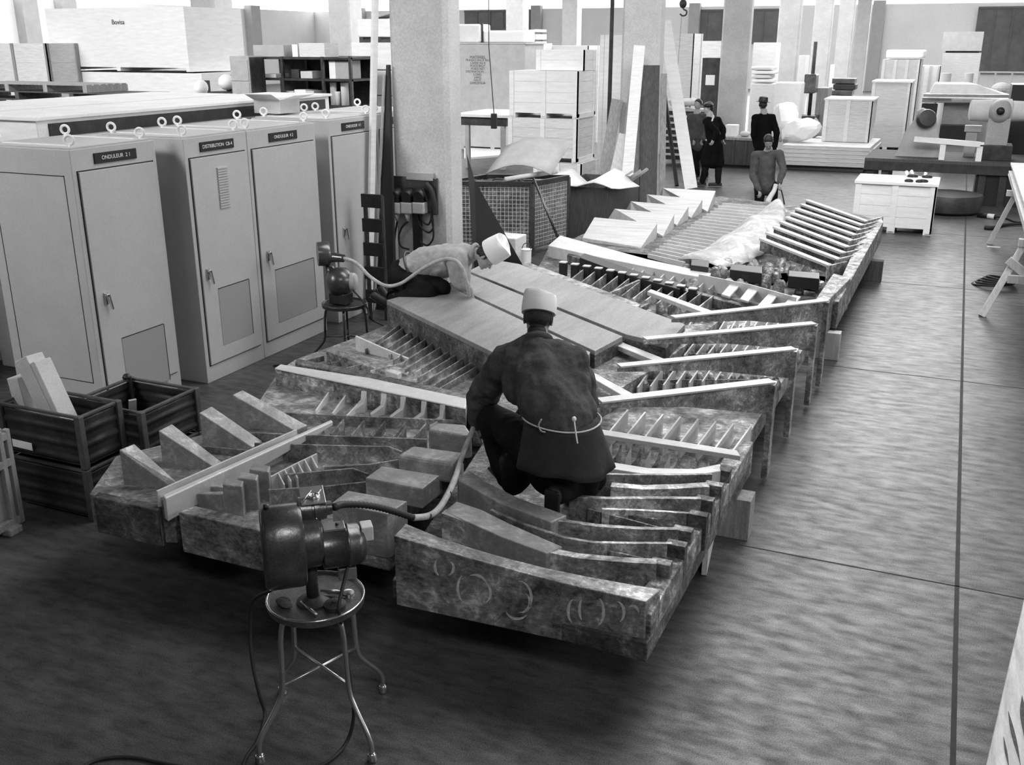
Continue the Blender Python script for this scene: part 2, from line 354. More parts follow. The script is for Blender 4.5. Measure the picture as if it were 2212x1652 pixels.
# columns, every 8.2 m
ords = ['nearest square concrete column with the switch box mounted on its face', 'second concrete column in the row, grey planks leaning on its foot', 'third concrete column in the row, behind the walking man in dark coat', 'fourth concrete column in the row, behind the man in the felt hat', 'fifth concrete column in the row, beside the dark machine stand', 'sixth concrete column in the row, slim in the distance', 'seventh and farthest concrete column of the row']
def column(x, y, lab, w=0.7, d=0.36):
    bm = NB(); c = 0.05; x0, x1, y0, y1 = x-w/2, x+w/2, y, y+d
    pts = [(x0+c, y0), (x1-c, y0), (x1, y0+c), (x1, y1-c), (x1-c, y1), (x0+c, y1), (x0, y1-c), (x0, y0+c)]
    hexa(bm, [(a, b, 0) for a, b in pts], [(a, b, 9.2) for a, b in pts])
    return solo('concrete_column', lab, 'column', bm, M_CONC, 'concrete columns of the hall')
for i, l in enumerate(ords): column(-5.35, 9.78+8.2*i, l)
for px, X, l in ((440, -21, 'pale concrete column between the tall white crate and the shelf rack'), (733, -21, 'pale concrete column behind the shelf rack, near the wall'), (1110, -21, 'faint pale concrete column behind the crate with stencilled lines'), (1229, -21, 'faint thin concrete column far behind the stacked wooden crates')):
    c = atX(px, 60, X); column(X, c.y, l, 0.9, 0.9)
# thin downpipe by the second column and chain hoist hooks
c = atY(1322, 40, 19.5); bm = NB(); cyl(bm, (c.x, 19.5, 0), (c.x, 19.5, 9.2), 0.04, 10)
solo('downpipe', 'thin dark vertical pipe rising just left of the second column', 'pipe', bm, M_DSTEEL)
c = atY(1475, 20, 24)
h = thing('chain_hook', 'dark crane hook hanging at the top above the leaning white plank', 'hook', (c.x, 24, c.z-0.15))
bm = NB(); cyl(bm, (c.x, 24, c.z+0.12), (c.x, 24, 9.2), 0.012, 8); part(h, 'chain', bm, M_DSTEEL)
bm = NB(); ellip(bm, (c.x, 24, c.z+0.12), (0.09, 0.07, 0.1)); part(h, 'hook_block', bm, M_DSTEEL)
bm = NB(); tube(bm, [(c.x, 24, c.z+0.05), (c.x+0.02, 24, c.z), (c.x+0.09, 24, c.z-0.04), (c.x+0.08, 24, c.z-0.12), (c.x, 24, c.z-0.14), (c.x-0.06, 24, c.z-0.1)], 0.018, 8, 5); part(h, 'hook', bm, M_DSTEEL, True)
bm = NB(); cyl(bm, (c.x-0.02, 24, c.z-0.14), (c.x-0.05, 24, c.z-1.4), 0.004, 6); part(h, 'cord', bm, M_DSTEEL)
c0 = atY(1056, 100, 16); c1 = atY(1067, 245, 16); c2 = atY(1069, 278, 16)
h = thing('hoist_pendant', 'long cord with a dark control pendant hanging before the stencilled crate', 'pendant control', tuple(c1))
bm = NB(); tube(bm, [(c0.x, 16, 9.2), tuple(c0), tuple(c1)], 0.008, 6); part(h, 'cord', bm, M_DSTEEL)
bm = NB(); box(bm, c1.x-0.05, c1.x+0.05, 15.97, 16.03, c2.z, c1.z); part(h, 'control_box', bm, M_BLACK, bevel=0.01)
# ================================================================== CABINETS
CH = 2.14
def cabinet(lab, X, y0, y1, text, louvre=True, handle_y=None, grille=(0.18, 0.5, 0.2, 0.85), depth=0.95, side_door=False, handle=True):
    w = y1-y0; t = thing('control_cabinet', lab, 'cabinet', (X-depth/2, (y0+y1)/2, 0), 'grey control cabinets')
    bm = NB(); box(bm, X-depth, X, y0, y1, 0.0, CH); part(t, 'body', bm, M_CAB, bevel=0.006)
    bm = NB(); box(bm, X, X+0.018, y0+0.05, y1-0.05, 0.16, CH-0.17)
    d = part(t, 'door', bm, M_CAB, bevel=0.004)
    bm = NB()   # shadow gap round the door, put in as black strips
    for (a, b, c, e) in ((y0+0.042, y1-0.042, 0.15, 0.158), (y0+0.042, y1-0.042, CH-0.168, CH-0.16)): box(bm, X, X+0.003, a, b, c, e)
    for yy in (y0+0.042, y1-0.05): box(bm, X, X+0.003, yy, yy+0.008, 0.15, CH-0.16)
    part(t, 'door_gap_shade', bm, M_BLACK)
    if grille:
        a, b, c, e = grille; gy0, gy1 = y0+w*a, y1-w*b
        bm = NB(); box(bm, X+0.018, X+0.021, y0+w*a, y0+w*b, c, e); g = part(t, 'grille', bm, M_CABD)
        bm = NB()
        for (p, q, r_, s) in ((y0+w*a, y0+w*b, e, e+0.006), (y0+w*b, y0+w*b+0.006, c, e)): box(bm, X+0.018, X+0.023, p, q, r_, s)
        part(g, 'grille_edge', bm, M_DSTEEL)
    if louvre:
        bm = NB()
        for i in range(16):
            z = 1.52+i*0.0225; obb(bm, (X+0.018, y0+w*0.44, z), (0.012, 0, -0.004), (0, w*0.17, 0), (0, 0, 0.011))
        part(d, 'louvres', bm, M_CAB)
    if handle:
        hy = y0+0.12 if handle_y is None else handle_y; hz = 0.98
        bm = NB(); box(bm, X+0.018, X+0.034, hy-0.018, hy+0.018, hz-0.05, hz+0.05); hp = part(d, 'handle', bm, M_CHROME, bevel=0.004)
        bm = NB(); cyl(bm, (X+0.034, hy, hz+0.03), (X+0.06, hy, hz+0.03), 0.016, 12); beam(bm, (X+0.055, hy, hz+0.04), (X+0.05, hy+0.03, hz-0.09), 0.022, 0.014); part(hp, 'lever', bm, M_CHROME, bevel=0.003)
    if text:
        yc = (y0+y1)/2 if text[1] is None else text[1]; hw = 0.22
        bm = NB(); box(bm, X+0.001, X+0.012, yc-hw, yc+hw, CH-0.125, CH-0.045); pl = part(t, 'name_plate', bm, M_BLACK, bevel=0.002)
        text_part(pl, 'plate_lettering', text[0], (X+0.0135, yc, CH-0.085), 0.042, M_PAPER, (math.pi/2, 0, math.pi/2))
    if side_door:
        bm = NB(); x0, x1 = X-depth+0.1, X-0.09
        for (a, b, c, e) in ((x0, x1, 0.3, 0.306), (x0, x1, CH-0.2, CH-0.194), (x1, x1+0.006, 0.3, CH-0.19), (x0, x0+0.006, 0.3, CH-0.19)): box(bm, a, b, y0-0.002, y0, c, e)
        part(t, 'side_panel_seam', bm, M_BLACK)
    # lid with raised edge, lifting eyes
    bm = NB(); box(bm, X-depth+0.03, X-0.03, y0+0.03, y1-0.03, CH, CH+0.012); lid = part(t, 'lid', bm, M_CAB, bevel=0.003)
    for yy in (y0+0.12, y1-0.14): bm = NB(); box(bm, X-depth+0.1, X-0.1, yy, yy+0.02, CH+0.012, CH+0.02); part(lid, 'lid_strip', bm, M_WHITE)
    for ex, ey in ((X-0.07, y0+0.08), (X-0.07, y1-0.08), (X-depth+0.09, y0+0.1), (X-depth+0.09, y1-0.1)):
        bm = NB(); cyl(bm, (ex, ey, CH), (ex, ey, CH+0.03), 0.014, 10); torus(bm, (ex, ey, CH+0.062), (0.35, -0.9, 0), 0.034, 0.011); part(t, 'lifting_eye', bm, M_PAPER, True)
    return t
cabinet('grey cabinet with black plate nearest the left edge, its side showing', -6.02, 5.60, 6.49, ('ONDULEUR  2 1', None), False, grille=(0.28, 0.82, 0.12, 0.62), side_door=True, handle_y=5.74)
cabinet('grey cabinet with column of louvre slots and the plate reading DISTRIBUTION', -5.86, 6.645, 7.47, ('DISTRIBUTION  CB-4', None), True, grille=(0.28, 0.80, 0.3, 0.82), handle_y=6.76)
cabinet('grey cabinet joined to the right of the louvred one, grille low', -5.86, 7.475, 8.55, ('ONDULEUR  4 2', None), False, grille=(0.22, 0.82, 0.3, 0.82), handle_y=7.62)
cabinet('grey cabinet behind the grinder motor on its round stool', -5.9, 8.84, 9.78, ('ONDULEUR  4 1', None), False, grille=None, handle_y=9.0)
cabinet('farthest grey cabinet, mostly hidden by boards leaning at the column', -5.9, 9.8, 10.9, ('ONDULEUR', None), False, grille=None, handle=False)
# ================================================================== generic crates
def crate(lab, x0, x1, y0, y1, z0, z1, m, name='wooden_crate', nb=2, lid=False, group=None, rows=4, bat=True, cat='crate', bw=0.09, mb=None, feet=True):
    t = thing(name, lab, cat, ((x0+x1)/2, (y0+y1)/2, z0), group); fz = 0.09 if feet else 0.0; e = 0.025
    bm = NB(); n = rows; h = (z1-z0-fz)/n
    for i in range(n): box(bm, x0+e, x1-e, y0+e, y1-e, z0+fz+h*i, z0+fz+h*(i+1)-0.006)
    box(bm, x0+e+0.01, x1-e-0.01, y0+e+0.01, y1-e-0.01, z0+fz, z1-0.01)
    part(t, 'boarding', bm, m)
    if bat:
        for i in range(nb+1):
            x = x0+(x1-x0-bw)*i/nb; bm = NB(); box(bm, x, x+bw, y0, y0+e, z0+fz*0.3, z1-0.005); part(t, 'batten', bm, mb or m)
        for i in range(2):
            y = y0+(y1-y0-bw)*i; bm = NB(); box(bm, x1-e, x1, y, y+bw, z0+fz*0.3, z1-0.005); part(t, 'side_batten', bm, mb or m)
    if feet:
        for i in range(3):
            x = x0+(x1-x0-0.12)*i/2; bm = NB(); box(bm, x, x+0.12, y0+e, y1-e, z0, z0+fz); part(t, 'skid', bm, mb or m)
    if lid: bm = NB(); box(bm, x0-0.02, x1+0.02, y0-0.02, y1+0.02, z1-0.005, z1+0.035); part(t, 'lid', bm, mb or m)
    return t
def pxc(px0, px1, pyt, Y): # x-range and top height on the plane Y
    a, b = atY(px0, pyt, Y), atY(px1, pyt, Y); return a.x, b.x, (a.z+b.z)/2
# white-topped long cases behind the cabinets
def case(lab, x0, x1, y0, y1, z0, z1, rec):
    t = thing('long_case', lab, 'case', ((x0+x1)/2, (y0+y1)/2, z0), 'white long cases')
    bm = NB(); box(bm, x0, x1, y0, y1, z0, z1); part(t, 'body', bm, M_WHITE, bevel=0.008)
    bm = NB(); box(bm, x0-0.03, x1+0.03, y0-0.03, y1+0.03, z1, z1+0.03); part(t, 'lid', bm, M_WHITE, bevel=0.005)
    bm = NB(); box(bm, x1, x1+0.012, y0+0.12, y1-0.1, z1-rec-0.02, z1-0.03); part(t, 'dark_band', bm, M_DSTEEL)
    return t
case('long white case with grey band lying directly behind the cabinets', -8.0, -7.1, 6.3, 10.7, 0, 2.27, 0.12)
case('second long white case at the left edge, in front of dark pallets', -9.4, -8.15, 4.8, 10.2, 0, 2.27, 0.16)
bm = NB()
for y0 in (5.5, 5.9): box(bm, -7.06, -6.98, y0, y0+0.02, 0, 2.2)
# stack of dark pallets
for i, (px0, px1, py, m_) in enumerate(((-90, 285, 215, M_WOODD), (-80, 282, 198, M_WOODD), (-70, 186, 180, M_WOODM))):
    Y = 14.0; x0, x1, zt = pxc(px0, px1, py, Y); z0 = zt-0.143
    t = thing('pallet', ['dark pallet at the bottom of the stack behind the white cases', 'dark pallet in the middle of the stack behind the white cases', 'paler short pallet topping the stack behind the white cases'][i], 'pallet', ((x0+x1)/2, Y, z0), 'stacked pallets')
    for j in range(4): bm = NB(); xx = x0+(x1-x0-0.1)*j/3; box(bm, xx, xx+0.1, Y, Y+1.0, z0, z0+0.12); part(t, 'bearer', bm, m_)
    for j in range(6): bm = NB(); yy = Y+j*0.17; box(bm, x0, x1, yy, yy+0.12, z0+0.12, z0+0.138); part(t, 'slat', bm, m_)
zb = pxc(0, 280, 215, 14.0)[2]-0.143
crate('low pale crate that carries the dark pallets behind the cabinets', -17.5, pxc(0, 292, 224, 14)[1]+0.05, 14, 15.4, 0, zb-0.01, M_WHITE2, nb=3)
# very large white crates top left
x0, x1, zt = pxc(92, 396, 16, 20.0); zm = pxc(92, 396, 153, 20.0)[2]
t = crate('huge white crate, upper one of two at top left', x0, x1, 20, 22.2, zm, zt, M_WHITE, nb=1, bat=False, rows=1)
bm = NB(); cc = atY(253, 48, 19.99)
text_part(t, 'lettering', 'Bovisa', (cc.x, 20.015, cc.z), 0.16, M_DSTEEL, (math.pi/2, 0, 0))
crate('huge white crate below the upper one at top left', x0-0.2, x1+0.35, 20, 22.2, 0, zm-0.03, M_WHITE, nb=1, bat=False, rows=1)
x0, x1, zt = pxc(0, 98, 93, 19.0)
crate('grey plank crate at the far left edge beside the huge white crate', x0-0.8, x1, 19, 20, 0, zt, M_WHITE2, nb=2, mb=M_WOODM, rows=6)
# shelf rack
Y = 15.5; x0, x1, zt = pxc(547, 757, 122, Y); xm1 = atY(605, 130, Y).x; xm2 = atY(692, 130, Y).x
t = thing('shelf_rack', 'dark metal shelf rack loaded with parts behind the cabinets', 'shelving', ((x0+x1)/2, Y, 0))
for x in (x0, xm1, xm2, x1-0.05):
    for yy in (Y, Y+0.75): bm = NB(); box(bm, x, x+0.05, yy, yy+0.05, 0, zt); part(t, 'upright', bm, M_MOTOR)
zs = [zt-0.03, pxc(600, 700, 172, Y)[2], pxc(600, 700, 229, Y)[2], 1.0]
for z in zs: bm = NB(); box(bm, x0, x1, Y+0.01, Y+0.8, z-0.02, z+0.02); part(t, 'shelf', bm, M_DSTEEL)
bm = NB(); box(bm, x0, x1, Y+0.8, Y+0.82, 0.5, zt); part(t, 'back_panel', bm, M_DSTEEL)
random.seed(3); SH = []
def item_box(px0, px1, pyt, pyb, Yp, dep, m_, lab, group, name='carton', cat='carton'):
    a = atY(px0, pyb, Yp); b = atY(px1, pyt, Yp); z0_ = min(zs, key=lambda z: abs(z+0.02-a.z))+0.02
    bm = NB(); box(bm, a.x, b.x, Yp, Yp+dep, z0_, max(b.z, z0_+0.04)); solo(name, lab, cat, bm, m_, group, bevel=0.004)
g = 'goods on the shelf rack'
for q in ((613, 634, 197, 228, M_CARDL, 'pale carton at left on the lower shelf of the rack'), (638, 660, 194, 228, M_PAPER, 'white carton in the middle of the lower rack shelf'), (662, 678, 196, 226, M_CARDL, 'small pale carton right of the white one on the lower shelf'), (560, 596, 160, 171, M_PAPER, 'flat white parcel on the left bay of the upper rack shelf'), (630, 645, 150, 171, M_DSTEEL, 'dark coil of parts on the upper rack shelf'), (650, 674, 154, 171, M_CARDL, 'light bundle on the upper rack shelf, middle bay'), (712, 724, 131, 170, M_PAPER, 'narrow white carton at the top of the right rack bay'), (725, 752, 131, 168, M_CARD, 'grey carton at the top of the right rack bay')):
    item_box(q[0], q[1], q[2], q[3], Y+0.1, 0.4, q[4], q[5], g)
for q, l in (((712, 722, 178, 214), 'first white jar in the lower right rack bay'), ((735, 748, 178, 214), 'second white jar in the lower right rack bay'), ((722, 731, 198, 214), 'short white tin between the jars in the rack')):
    a = atY(q[0], q[3], Y+0.2); b = atY(q[1], q[2], Y+0.2); bm = NB(); r = (b.x-a.x)/2; z0_ = zs[2]+0.02; lathe(bm, ((a.x+b.x)/2, Y+0.25, z0_), (0, 0, 1), [(0, r), (b.z-z0_-0.04, r), (b.z-z0_-0.03, r*1.05), (b.z-z0_, r*1.05)], 16); solo('jar', l, 'jar', bm, M_PAPER, g, True)
for px0, px1, pyt, l, m_ in ((546, 612, 97, 'grey crate of bottles standing on top of the rack', M_CARD), (630, 642, 96, 'small white box on top of the rack', M_PAPER), (645, 700, 93, 'pale slatted box on top of the rack', M_WHITE2)):
    a, b, z_ = pxc(px0, px1, pyt, Y+0.15); bm = NB(); box(bm, a, b, Y+0.15, Y+0.6, zt-0.01, z_); solo('carton', l, 'carton', bm, m_, g, bevel=0.004)
# drawer tower left of rack
a, b, z_ = pxc(495, 536, 121, 15.0); t = thing('drawer_tower', 'grey stack of storage drawers just left of the shelf rack', 'drawers', ((a+b)/2, 15, 0))
bm = NB(); box(bm, a, b, 15, 15.45, 0, z_); part(t, 'body', bm, M_CARD, bevel=0.01)
bm = NB(); box(bm, b, b+0.012, 15.02, 15.43, 0.02, z_-0.02); part(t, 'side_plate', bm, M_MOTOR)
for i in range(6): bm = NB(); box(bm, a+0.02, b-0.02, 14.985, 15, z_-0.06-0.38*(i+1)+0.02, z_-0.06-0.38*i); part(t, 'drawer', bm, M_CARD, bevel=0.006)
# small bench scale / tools between crate and drawer tower
for (px0, px1, pyt, l, m_) in ((455, 492, 163, 'small dark and white machine on a bench left of the drawers', M_DSTEEL), (405, 432, 175, 'small dark bench tool at foot of the pale distant column', M_DSTEEL)):
    a, b, z_ = pxc(px0, px1, pyt, 16.2); t = thing('bench_machine', l, 'machine', ((a+b)/2, 16.2, 0))
    bm = NB(); box(bm, a, b, 16.2, 16.7, 0, z_-0.35); part(t, 'cabinet_base', bm, M_WHITE2)
    bm = NB(); box(bm, a-0.03, b+0.03, 16.18, 16.7, z_-0.35, z_-0.3); part(t, 'table', bm, m_)
    bm = NB(); ellip(bm, ((a+b)/2, 16.4, z_-0.13), ((b-a)*0.38, 0.16, 0.15)); part(t, 'head', bm, M_WHITE, True)
    bm = NB(); box(bm, (a+b)/2-0.06, (a+b)/2+0.06, 16.45, 16.6, z_-0.3, z_); part(t, 'bracket', bm, m_)
# open carton on the joined cabinet
bx = at(556, 243, CH+0.02); bx.x = max(bx.x, -6.8); t = thing('open_carton', 'open pale carton lying on the cabinet tops near the shelf rack', 'carton', (bx.x, bx.y, CH+0.03))
bx.z = 0; bx.x = max(bx.x, -6.8)
bm = NB(); box(bm, bx.x-0.2, bx.x+0.14, bx.y-0.2, bx.y+0.16, CH+0.03, CH+0.17); part(t, 'tray', bm, M_CARDL)
bm = NB(); obb(bm, (bx.x+0.14, bx.y-0.2, CH+0.17), (0.2, 0, 0.05), (0, 0.36, 0), (0, 0, 0.006)); part(t, 'flap', bm, M_WHITE)
bm = NB(); obb(bm, (bx.x-0.2, bx.y-0.2, CH+0.17), (0, -0.14, 0.06), (0.34, 0, 0), (0, 0, 0.006)); part(t, 'flap', bm, M_CARDL)
# pale cases between rack and nearest column
for i, (px0, px1, pyt, pyb, l) in enumerate(((758, 850, 92, 150, 'pale case on the upper layer right of the shelf rack'), (762, 850, 152, 205, 'pale case on the middle layer right of the shelf rack'), (772, 850, 207, 260, 'pale case on the lowest layer right of the shelf rack'))):
    a, b, z_ = pxc(px0, px1, pyt, 17); z0_ = max(0, atY(800, pyb, 17).z) if i < 2 else 0.0
    bm = NB(); box(bm, a, b, 17, 18, z0_, z_); box(bm, a+0.3, a+0.5, 16.98, 17, z0_+0.05, z0_+0.13); solo('pale_case', l, 'case', bm, M_WHITE, 'pale cases by the column', bevel=0.01)
z_0 = atY(800, 92, 17).z
a = atY(770, 60, 17.2); b = atY(850, 40, 17.2)
t = thing('covered_machine', 'white covered machine on top of the pale cases left of the column', 'machine', ((a.x+b.x)/2, 17.2, z_0))
bm = NB(); box(bm, a.x, b.x, 17.2, 17.9, atY(800, 80, 17.2).z, b.z); part(t, 'cover', bm, M_WHITE, bevel=0.04)
for x in (a.x+0.02, a.x+0.42): bm = NB(); box(bm, x, x+0.08, 17.25, 17.85, z_0, atY(800, 80, 17.2).z); part(t, 'leg', bm, M_DSTEEL)
bm = NB(); obb(bm, (a.x+0.3, 17.3, b.z), (0.5, 0, 0.12), (0, 0.5, 0), (0, 0, 0.05)); part(t, 'tilted_sheet', bm, M_CARD)
# ================================================================== BACKGROUND, MIDDLE
# stencilled crate
a, b, z_ = pxc(990, 1135, 95, 26); t = crate('big pale crate with stencilled lines of text behind the nearest column', a, b, 26, 27.4, 0, z_, M_CARDL, nb=1, bat=False, rows=1, lid=True)
TX = ['MATERIEL', 'FRAGILE HAUT BAS', 'CAISSE No 4', 'POIDS BRUT', 'POIDS NET', 'DESTINATION  . . . .', 'LONG.', 'LARG.', 'HAUT.', 'EXPEDITEUR', ' . . . . . . . . . .']
for i, s in enumerate(TX):
    y = 124+i*6.2; c = atY(1031, y, 25.99); text_part(t, 'stencil_text', s, (c.x, 26.02, c.z), 0.085 if i else 0.11, M_DSTEEL, (math.pi/2, 0, 0))
# white covered goods on top of it
a, b, z1_ = pxc(985, 1034, 52, 26.2); bm = NB(); box(bm, a, b, 26.2, 27, z_+0.035, z1_); solo('white_carton', 'white carton on the stencilled crate, next to the nearest column', 'carton', bm, M_PAPER, bevel=0.05)
a, b, z1_ = pxc(1040, 1130, 66, 26.4); t = thing('covered_pallet', 'low white bundle with sagging cover on top of the stencilled crate', 'bundle', ((a+b)/2, 26.4, z_+0.035))
bm = NB(); box(bm, a, b, 26.4, 27.3, z_+0.035, z1_); part(t, 'cover', bm, M_PAPER, bevel=0.06)
bm = NB(); box(bm, a-0.02, a+0.06, 26.36, 26.4, z_+0.035, z1_+0.2); part(t, 'dark_strap', bm, M_DSTEEL)
random.seed(9)
a, b, zz0 = pxc(1128, 1160, 92, 27.5)
for i in range(4):
    a, b, zz = pxc(1128, 1158, 88-8*i, 27.5); bm = NB(); obb(bm, (a, 27.5, zz-0.09), (b-a, 0, 0.03*(i % 2)), (0, 0.8, 0), (0, 0, 0.07)); solo('board_stack', ['bottom', 'second', 'third', 'top'][i]+' board of the white stack at upper middle, behind the crates', 'board', bm, M_WHITE, 'white boards behind the crates')
bm = NB(); a, b, zz = pxc(1120, 1165, 94, 27.5); box(bm, a, b, 27.5, 28.5, 0, atY(1140, 92, 27.5).z-0.02); solo('tall_white_box', 'tall white box under the stack of boards at upper middle', 'box', bm, M_WHITE)
# low white table of sheets behind the column at mid height
a = atY(1000, 250, 22); b = atY(1098, 250, 22); z1_ = atY(1050, 248, 22).z
t = thing('sheet_table', 'long low bench of white sheets behind the hanging pendant', 'bench', ((a.x+b.x)/2, 22, 0))
bm = NB(); box(bm, a.x-0.3, b.x, 22, 24, z1_-0.06, z1_); part(t, 'top', bm, M_WHITE)
bm = NB(); box(bm, a.x-0.1, b.x-0.1, 22.1, 23.9, z1_-0.26, z1_-0.06); part(t, 'dark_rail', bm, M_DSTEEL)
for x in (a.x, b.x-0.25): bm = NB(); box(bm, x, x+0.1, 22.1, 22.2, 0, z1_-0.26); part(t, 'leg', bm, M_CARD)
bm = NB(); p = [at(1003, 345), at(1090, 338), at(1088, 300), at(1003, 300)]
hexa(bm, [(v.x, v.y, 0) for v in p], [(v.x, v.y, 0.05) for v in p]); solo('pale_floor_sheet', 'large pale sheet lying flat on the floor beyond the nearest column', 'sheet', bm, M_PAPER)
# three stacked crates
a, b, z2_ = pxc(1097, 1248, 255, 18.6); _, _, z3_ = pxc(1105, 1252, 152, 18.8); _, _, z1_ = pxc(1180, 1250, 352, 18.6)
dx = 0.62
crate('slatted crate at the bottom of the pale stack of three', a+0.55, b+0.1, 18.6, 19.6, 0, z1_, M_WHITE2, nb=2, mb=M_WHITE, rows=3)
crate('slatted crate in the middle of the pale stack of three', a, b, 18.6, 19.65, z1_, z2_, M_WHITE2, nb=2, mb=M_WHITE, rows=4)
a3, b3, _ = pxc(1100, 1250, 152, 18.6); crate('slatted crate at the top of the pale stack of three', a3, b3, 18.6, 19.65, z2_, z3_, M_WHITE, nb=2, mb=M_WHITE, rows=4)
a4, b4, z4_ = pxc(1158, 1290, 107, 18.9); crate('flat white box with padded grey front on top of the crate stack', a4, b4-0.25, 18.9, 19.6, z3_, z4_, M_WHITE, nb=1, rows=2, feet=False)
# tall pale cabinets right behind
a, b, z_ = pxc(1297, 1345, 75, 22); crate('tall pale box between the crate stack and second column', a, b+0.2, 22, 23, 0, z_, M_WHITE, nb=1, rows=3, feet=False)
a, b, z_ = pxc(1425, 1500, 72, 27); crate('tall pale crate behind the leaning white plank', a, b, 27, 28, 0, z_, M_WHITE2, nb=1, rows=4, feet=False)
a, b, z_ = pxc(1170, 1215, 98, 28.5); crate('pale crate top peeping out behind the crate stack', a, b+0.8, 28.5, 29.5, 0, z_, M_WHITE, nb=1, rows=2, feet=False)
a, b, z_ = pxc(1518, 1558, 125, 30); t = thing('dark_locker', 'dark locker with a white notice beside the third column', 'locker', (a, 30, 0))
zb = atY(1530, 190, 30).z; bm = NB(); box(bm, a, b, 30, 30.6, 0, z_); part(t, 'body', bm, M_DSTEEL)
c = atY(1534, 162, 29.99); c2 = atY(1543, 184, 29.99); c3 = atY(1525, 162, 29.99); bm = NB(); box(bm, c3.x, c2.x, 29.98, 30, c2.z, c.z); part(t, 'notice', bm, M_PAPER)
a, b, z_ = pxc(1500, 1560, 88, 33); crate('pale box high up behind the dark locker', a, b, 33, 34, 0, z_, M_WHITE2, nb=1, rows=3, feet=False)
# grinding stand: rack of stacked dark steel frames behind the planks
a = atY(1432, 250, 24.5); b = atY(1520, 250, 24.5); ztop = atY(1470, 240, 24.5).z
t = thing('bar_rack', 'dark rack of stacked steel bars seen between the leaning planks', 'rack', ((a.x+b.x)/2, 24.5, 0))
for i in range(9):
    z = 0.1+(ztop-0.1)*i/8; bm = NB(); box(bm, a.x, b.x, 24.5, 25.2, z, z+0.05); part(t, 'shelf_bar', bm, M_WHITE2 if i % 2 else M_STEEL)
    if i == 0: [part(t, 'upright', (lambda q: (box(q, x, x+0.05, 24.45, 24.5, 0, ztop), q)[1])(NB()), M_DSTEEL) for x in (a.x, b.x-0.05)]
    if i < 8: bm = NB(); box(bm, a.x+0.05, b.x-0.05, 24.56, 25.1, z+0.05, z+(ztop-0.1)/8); part(t, 'dark_bundle', bm, M_DSTEEL)
c = atY(1470, 222, 24.7); bm = NB(); 
for i in range(9):
    x = a.x+0.1+random.random()*(b.x-a.x-0.3); ellip(bm, (x, 24.8+random.random()*0.2, ztop+0.14+random.random()*0.1), (0.16, 0.12, 0.08))
solo('rag_heap', 'heap of pale rags and wire on the rack of steel bars', 'rags', bm, M_CARDL, smooth=True)
# boards leaning by the second column
def plank(lab, p, q, w, th, m_, side, name='leaning_plank', group='planks leaning at the second column'):
    bm = NB(); beam(bm, p, q, w, th, side); return solo(name, lab, 'plank', bm, m_, group)
def lean(lab, x0, y0, x1, y1, Yf, wpx, m_, dY=0.35, th=0.045):
    # foot pixel (x0, y0) in plane Yf, head pixel (x1, y1) in plane Yf+dY
    p = atY(x0, y0, Yf); q = atY(x1, y1, Yf+dY)
    if p.z < 0.4: p.z = 0.0
    w = wpx/2150*Vector((p.x, p.y, CAM_H-p.z)).length; d = (q-p)
    n = Vector((0.35, -1, 0)); n = (n-d.normalized()*n.dot(d.normalized())).normalized()
    bm = NB(); s = d.cross(n).normalized(); obb(bm, p-s*w/2, d, s*w, n*th)
    zmin = min(v.co.z for v in bm.verts)
    return solo('leaning_plank', lab, 'plank', bm, m_, 'planks leaning at the second column')
lean('grey plank leaning farthest left at the second column', 1292, 432, 1333, 216, 17.2, 24, M_WOODM, 0.7)
lean('short pale plank with knots in front of the leftmost grey one', 1311, 440, 1352, 292, 16.6, 30, M_WOOD, 0.6)
lean('narrow grey plank between the short pale one and the tall light one', 1334, 440, 1368, 200, 16.9, 20, M_WOODM, 0.6)
lean('tall light plank leaning in front of the second column', 1347, 452, 1381, 100, 16.3, 24, M_WHITE2, 1.2)
lean('grey weathered plank behind the tall light one', 1375, 425, 1386, 140, 17.3, 26, M_WOODM, 0.55)
lean('dark broad plank standing upright against the second column', 1400, 425, 1406, 142, 17.3, 36, M_WOODD, 0.5)
lean('thin grey lath right of the dark broad plank', 1431, 425, 1434, 160, 17.5, 12, M_WOODM, 0.5)
p = atY(1462, 405, 21.0); q = atY(1432, 175, 22.2); p.z = 0; bm = NB(); cyl(bm, p, q, 0.045, 10); solo('leaning_pole', 'dark thin pole leaning left of the tall white plank', 'pole', bm, M_BLACK)
lean('very tall white plank slanting from floor to the upper left', 1493, 408, 1436, 48, 20.6, 26, M_WHITE, 1.4, 0.06)
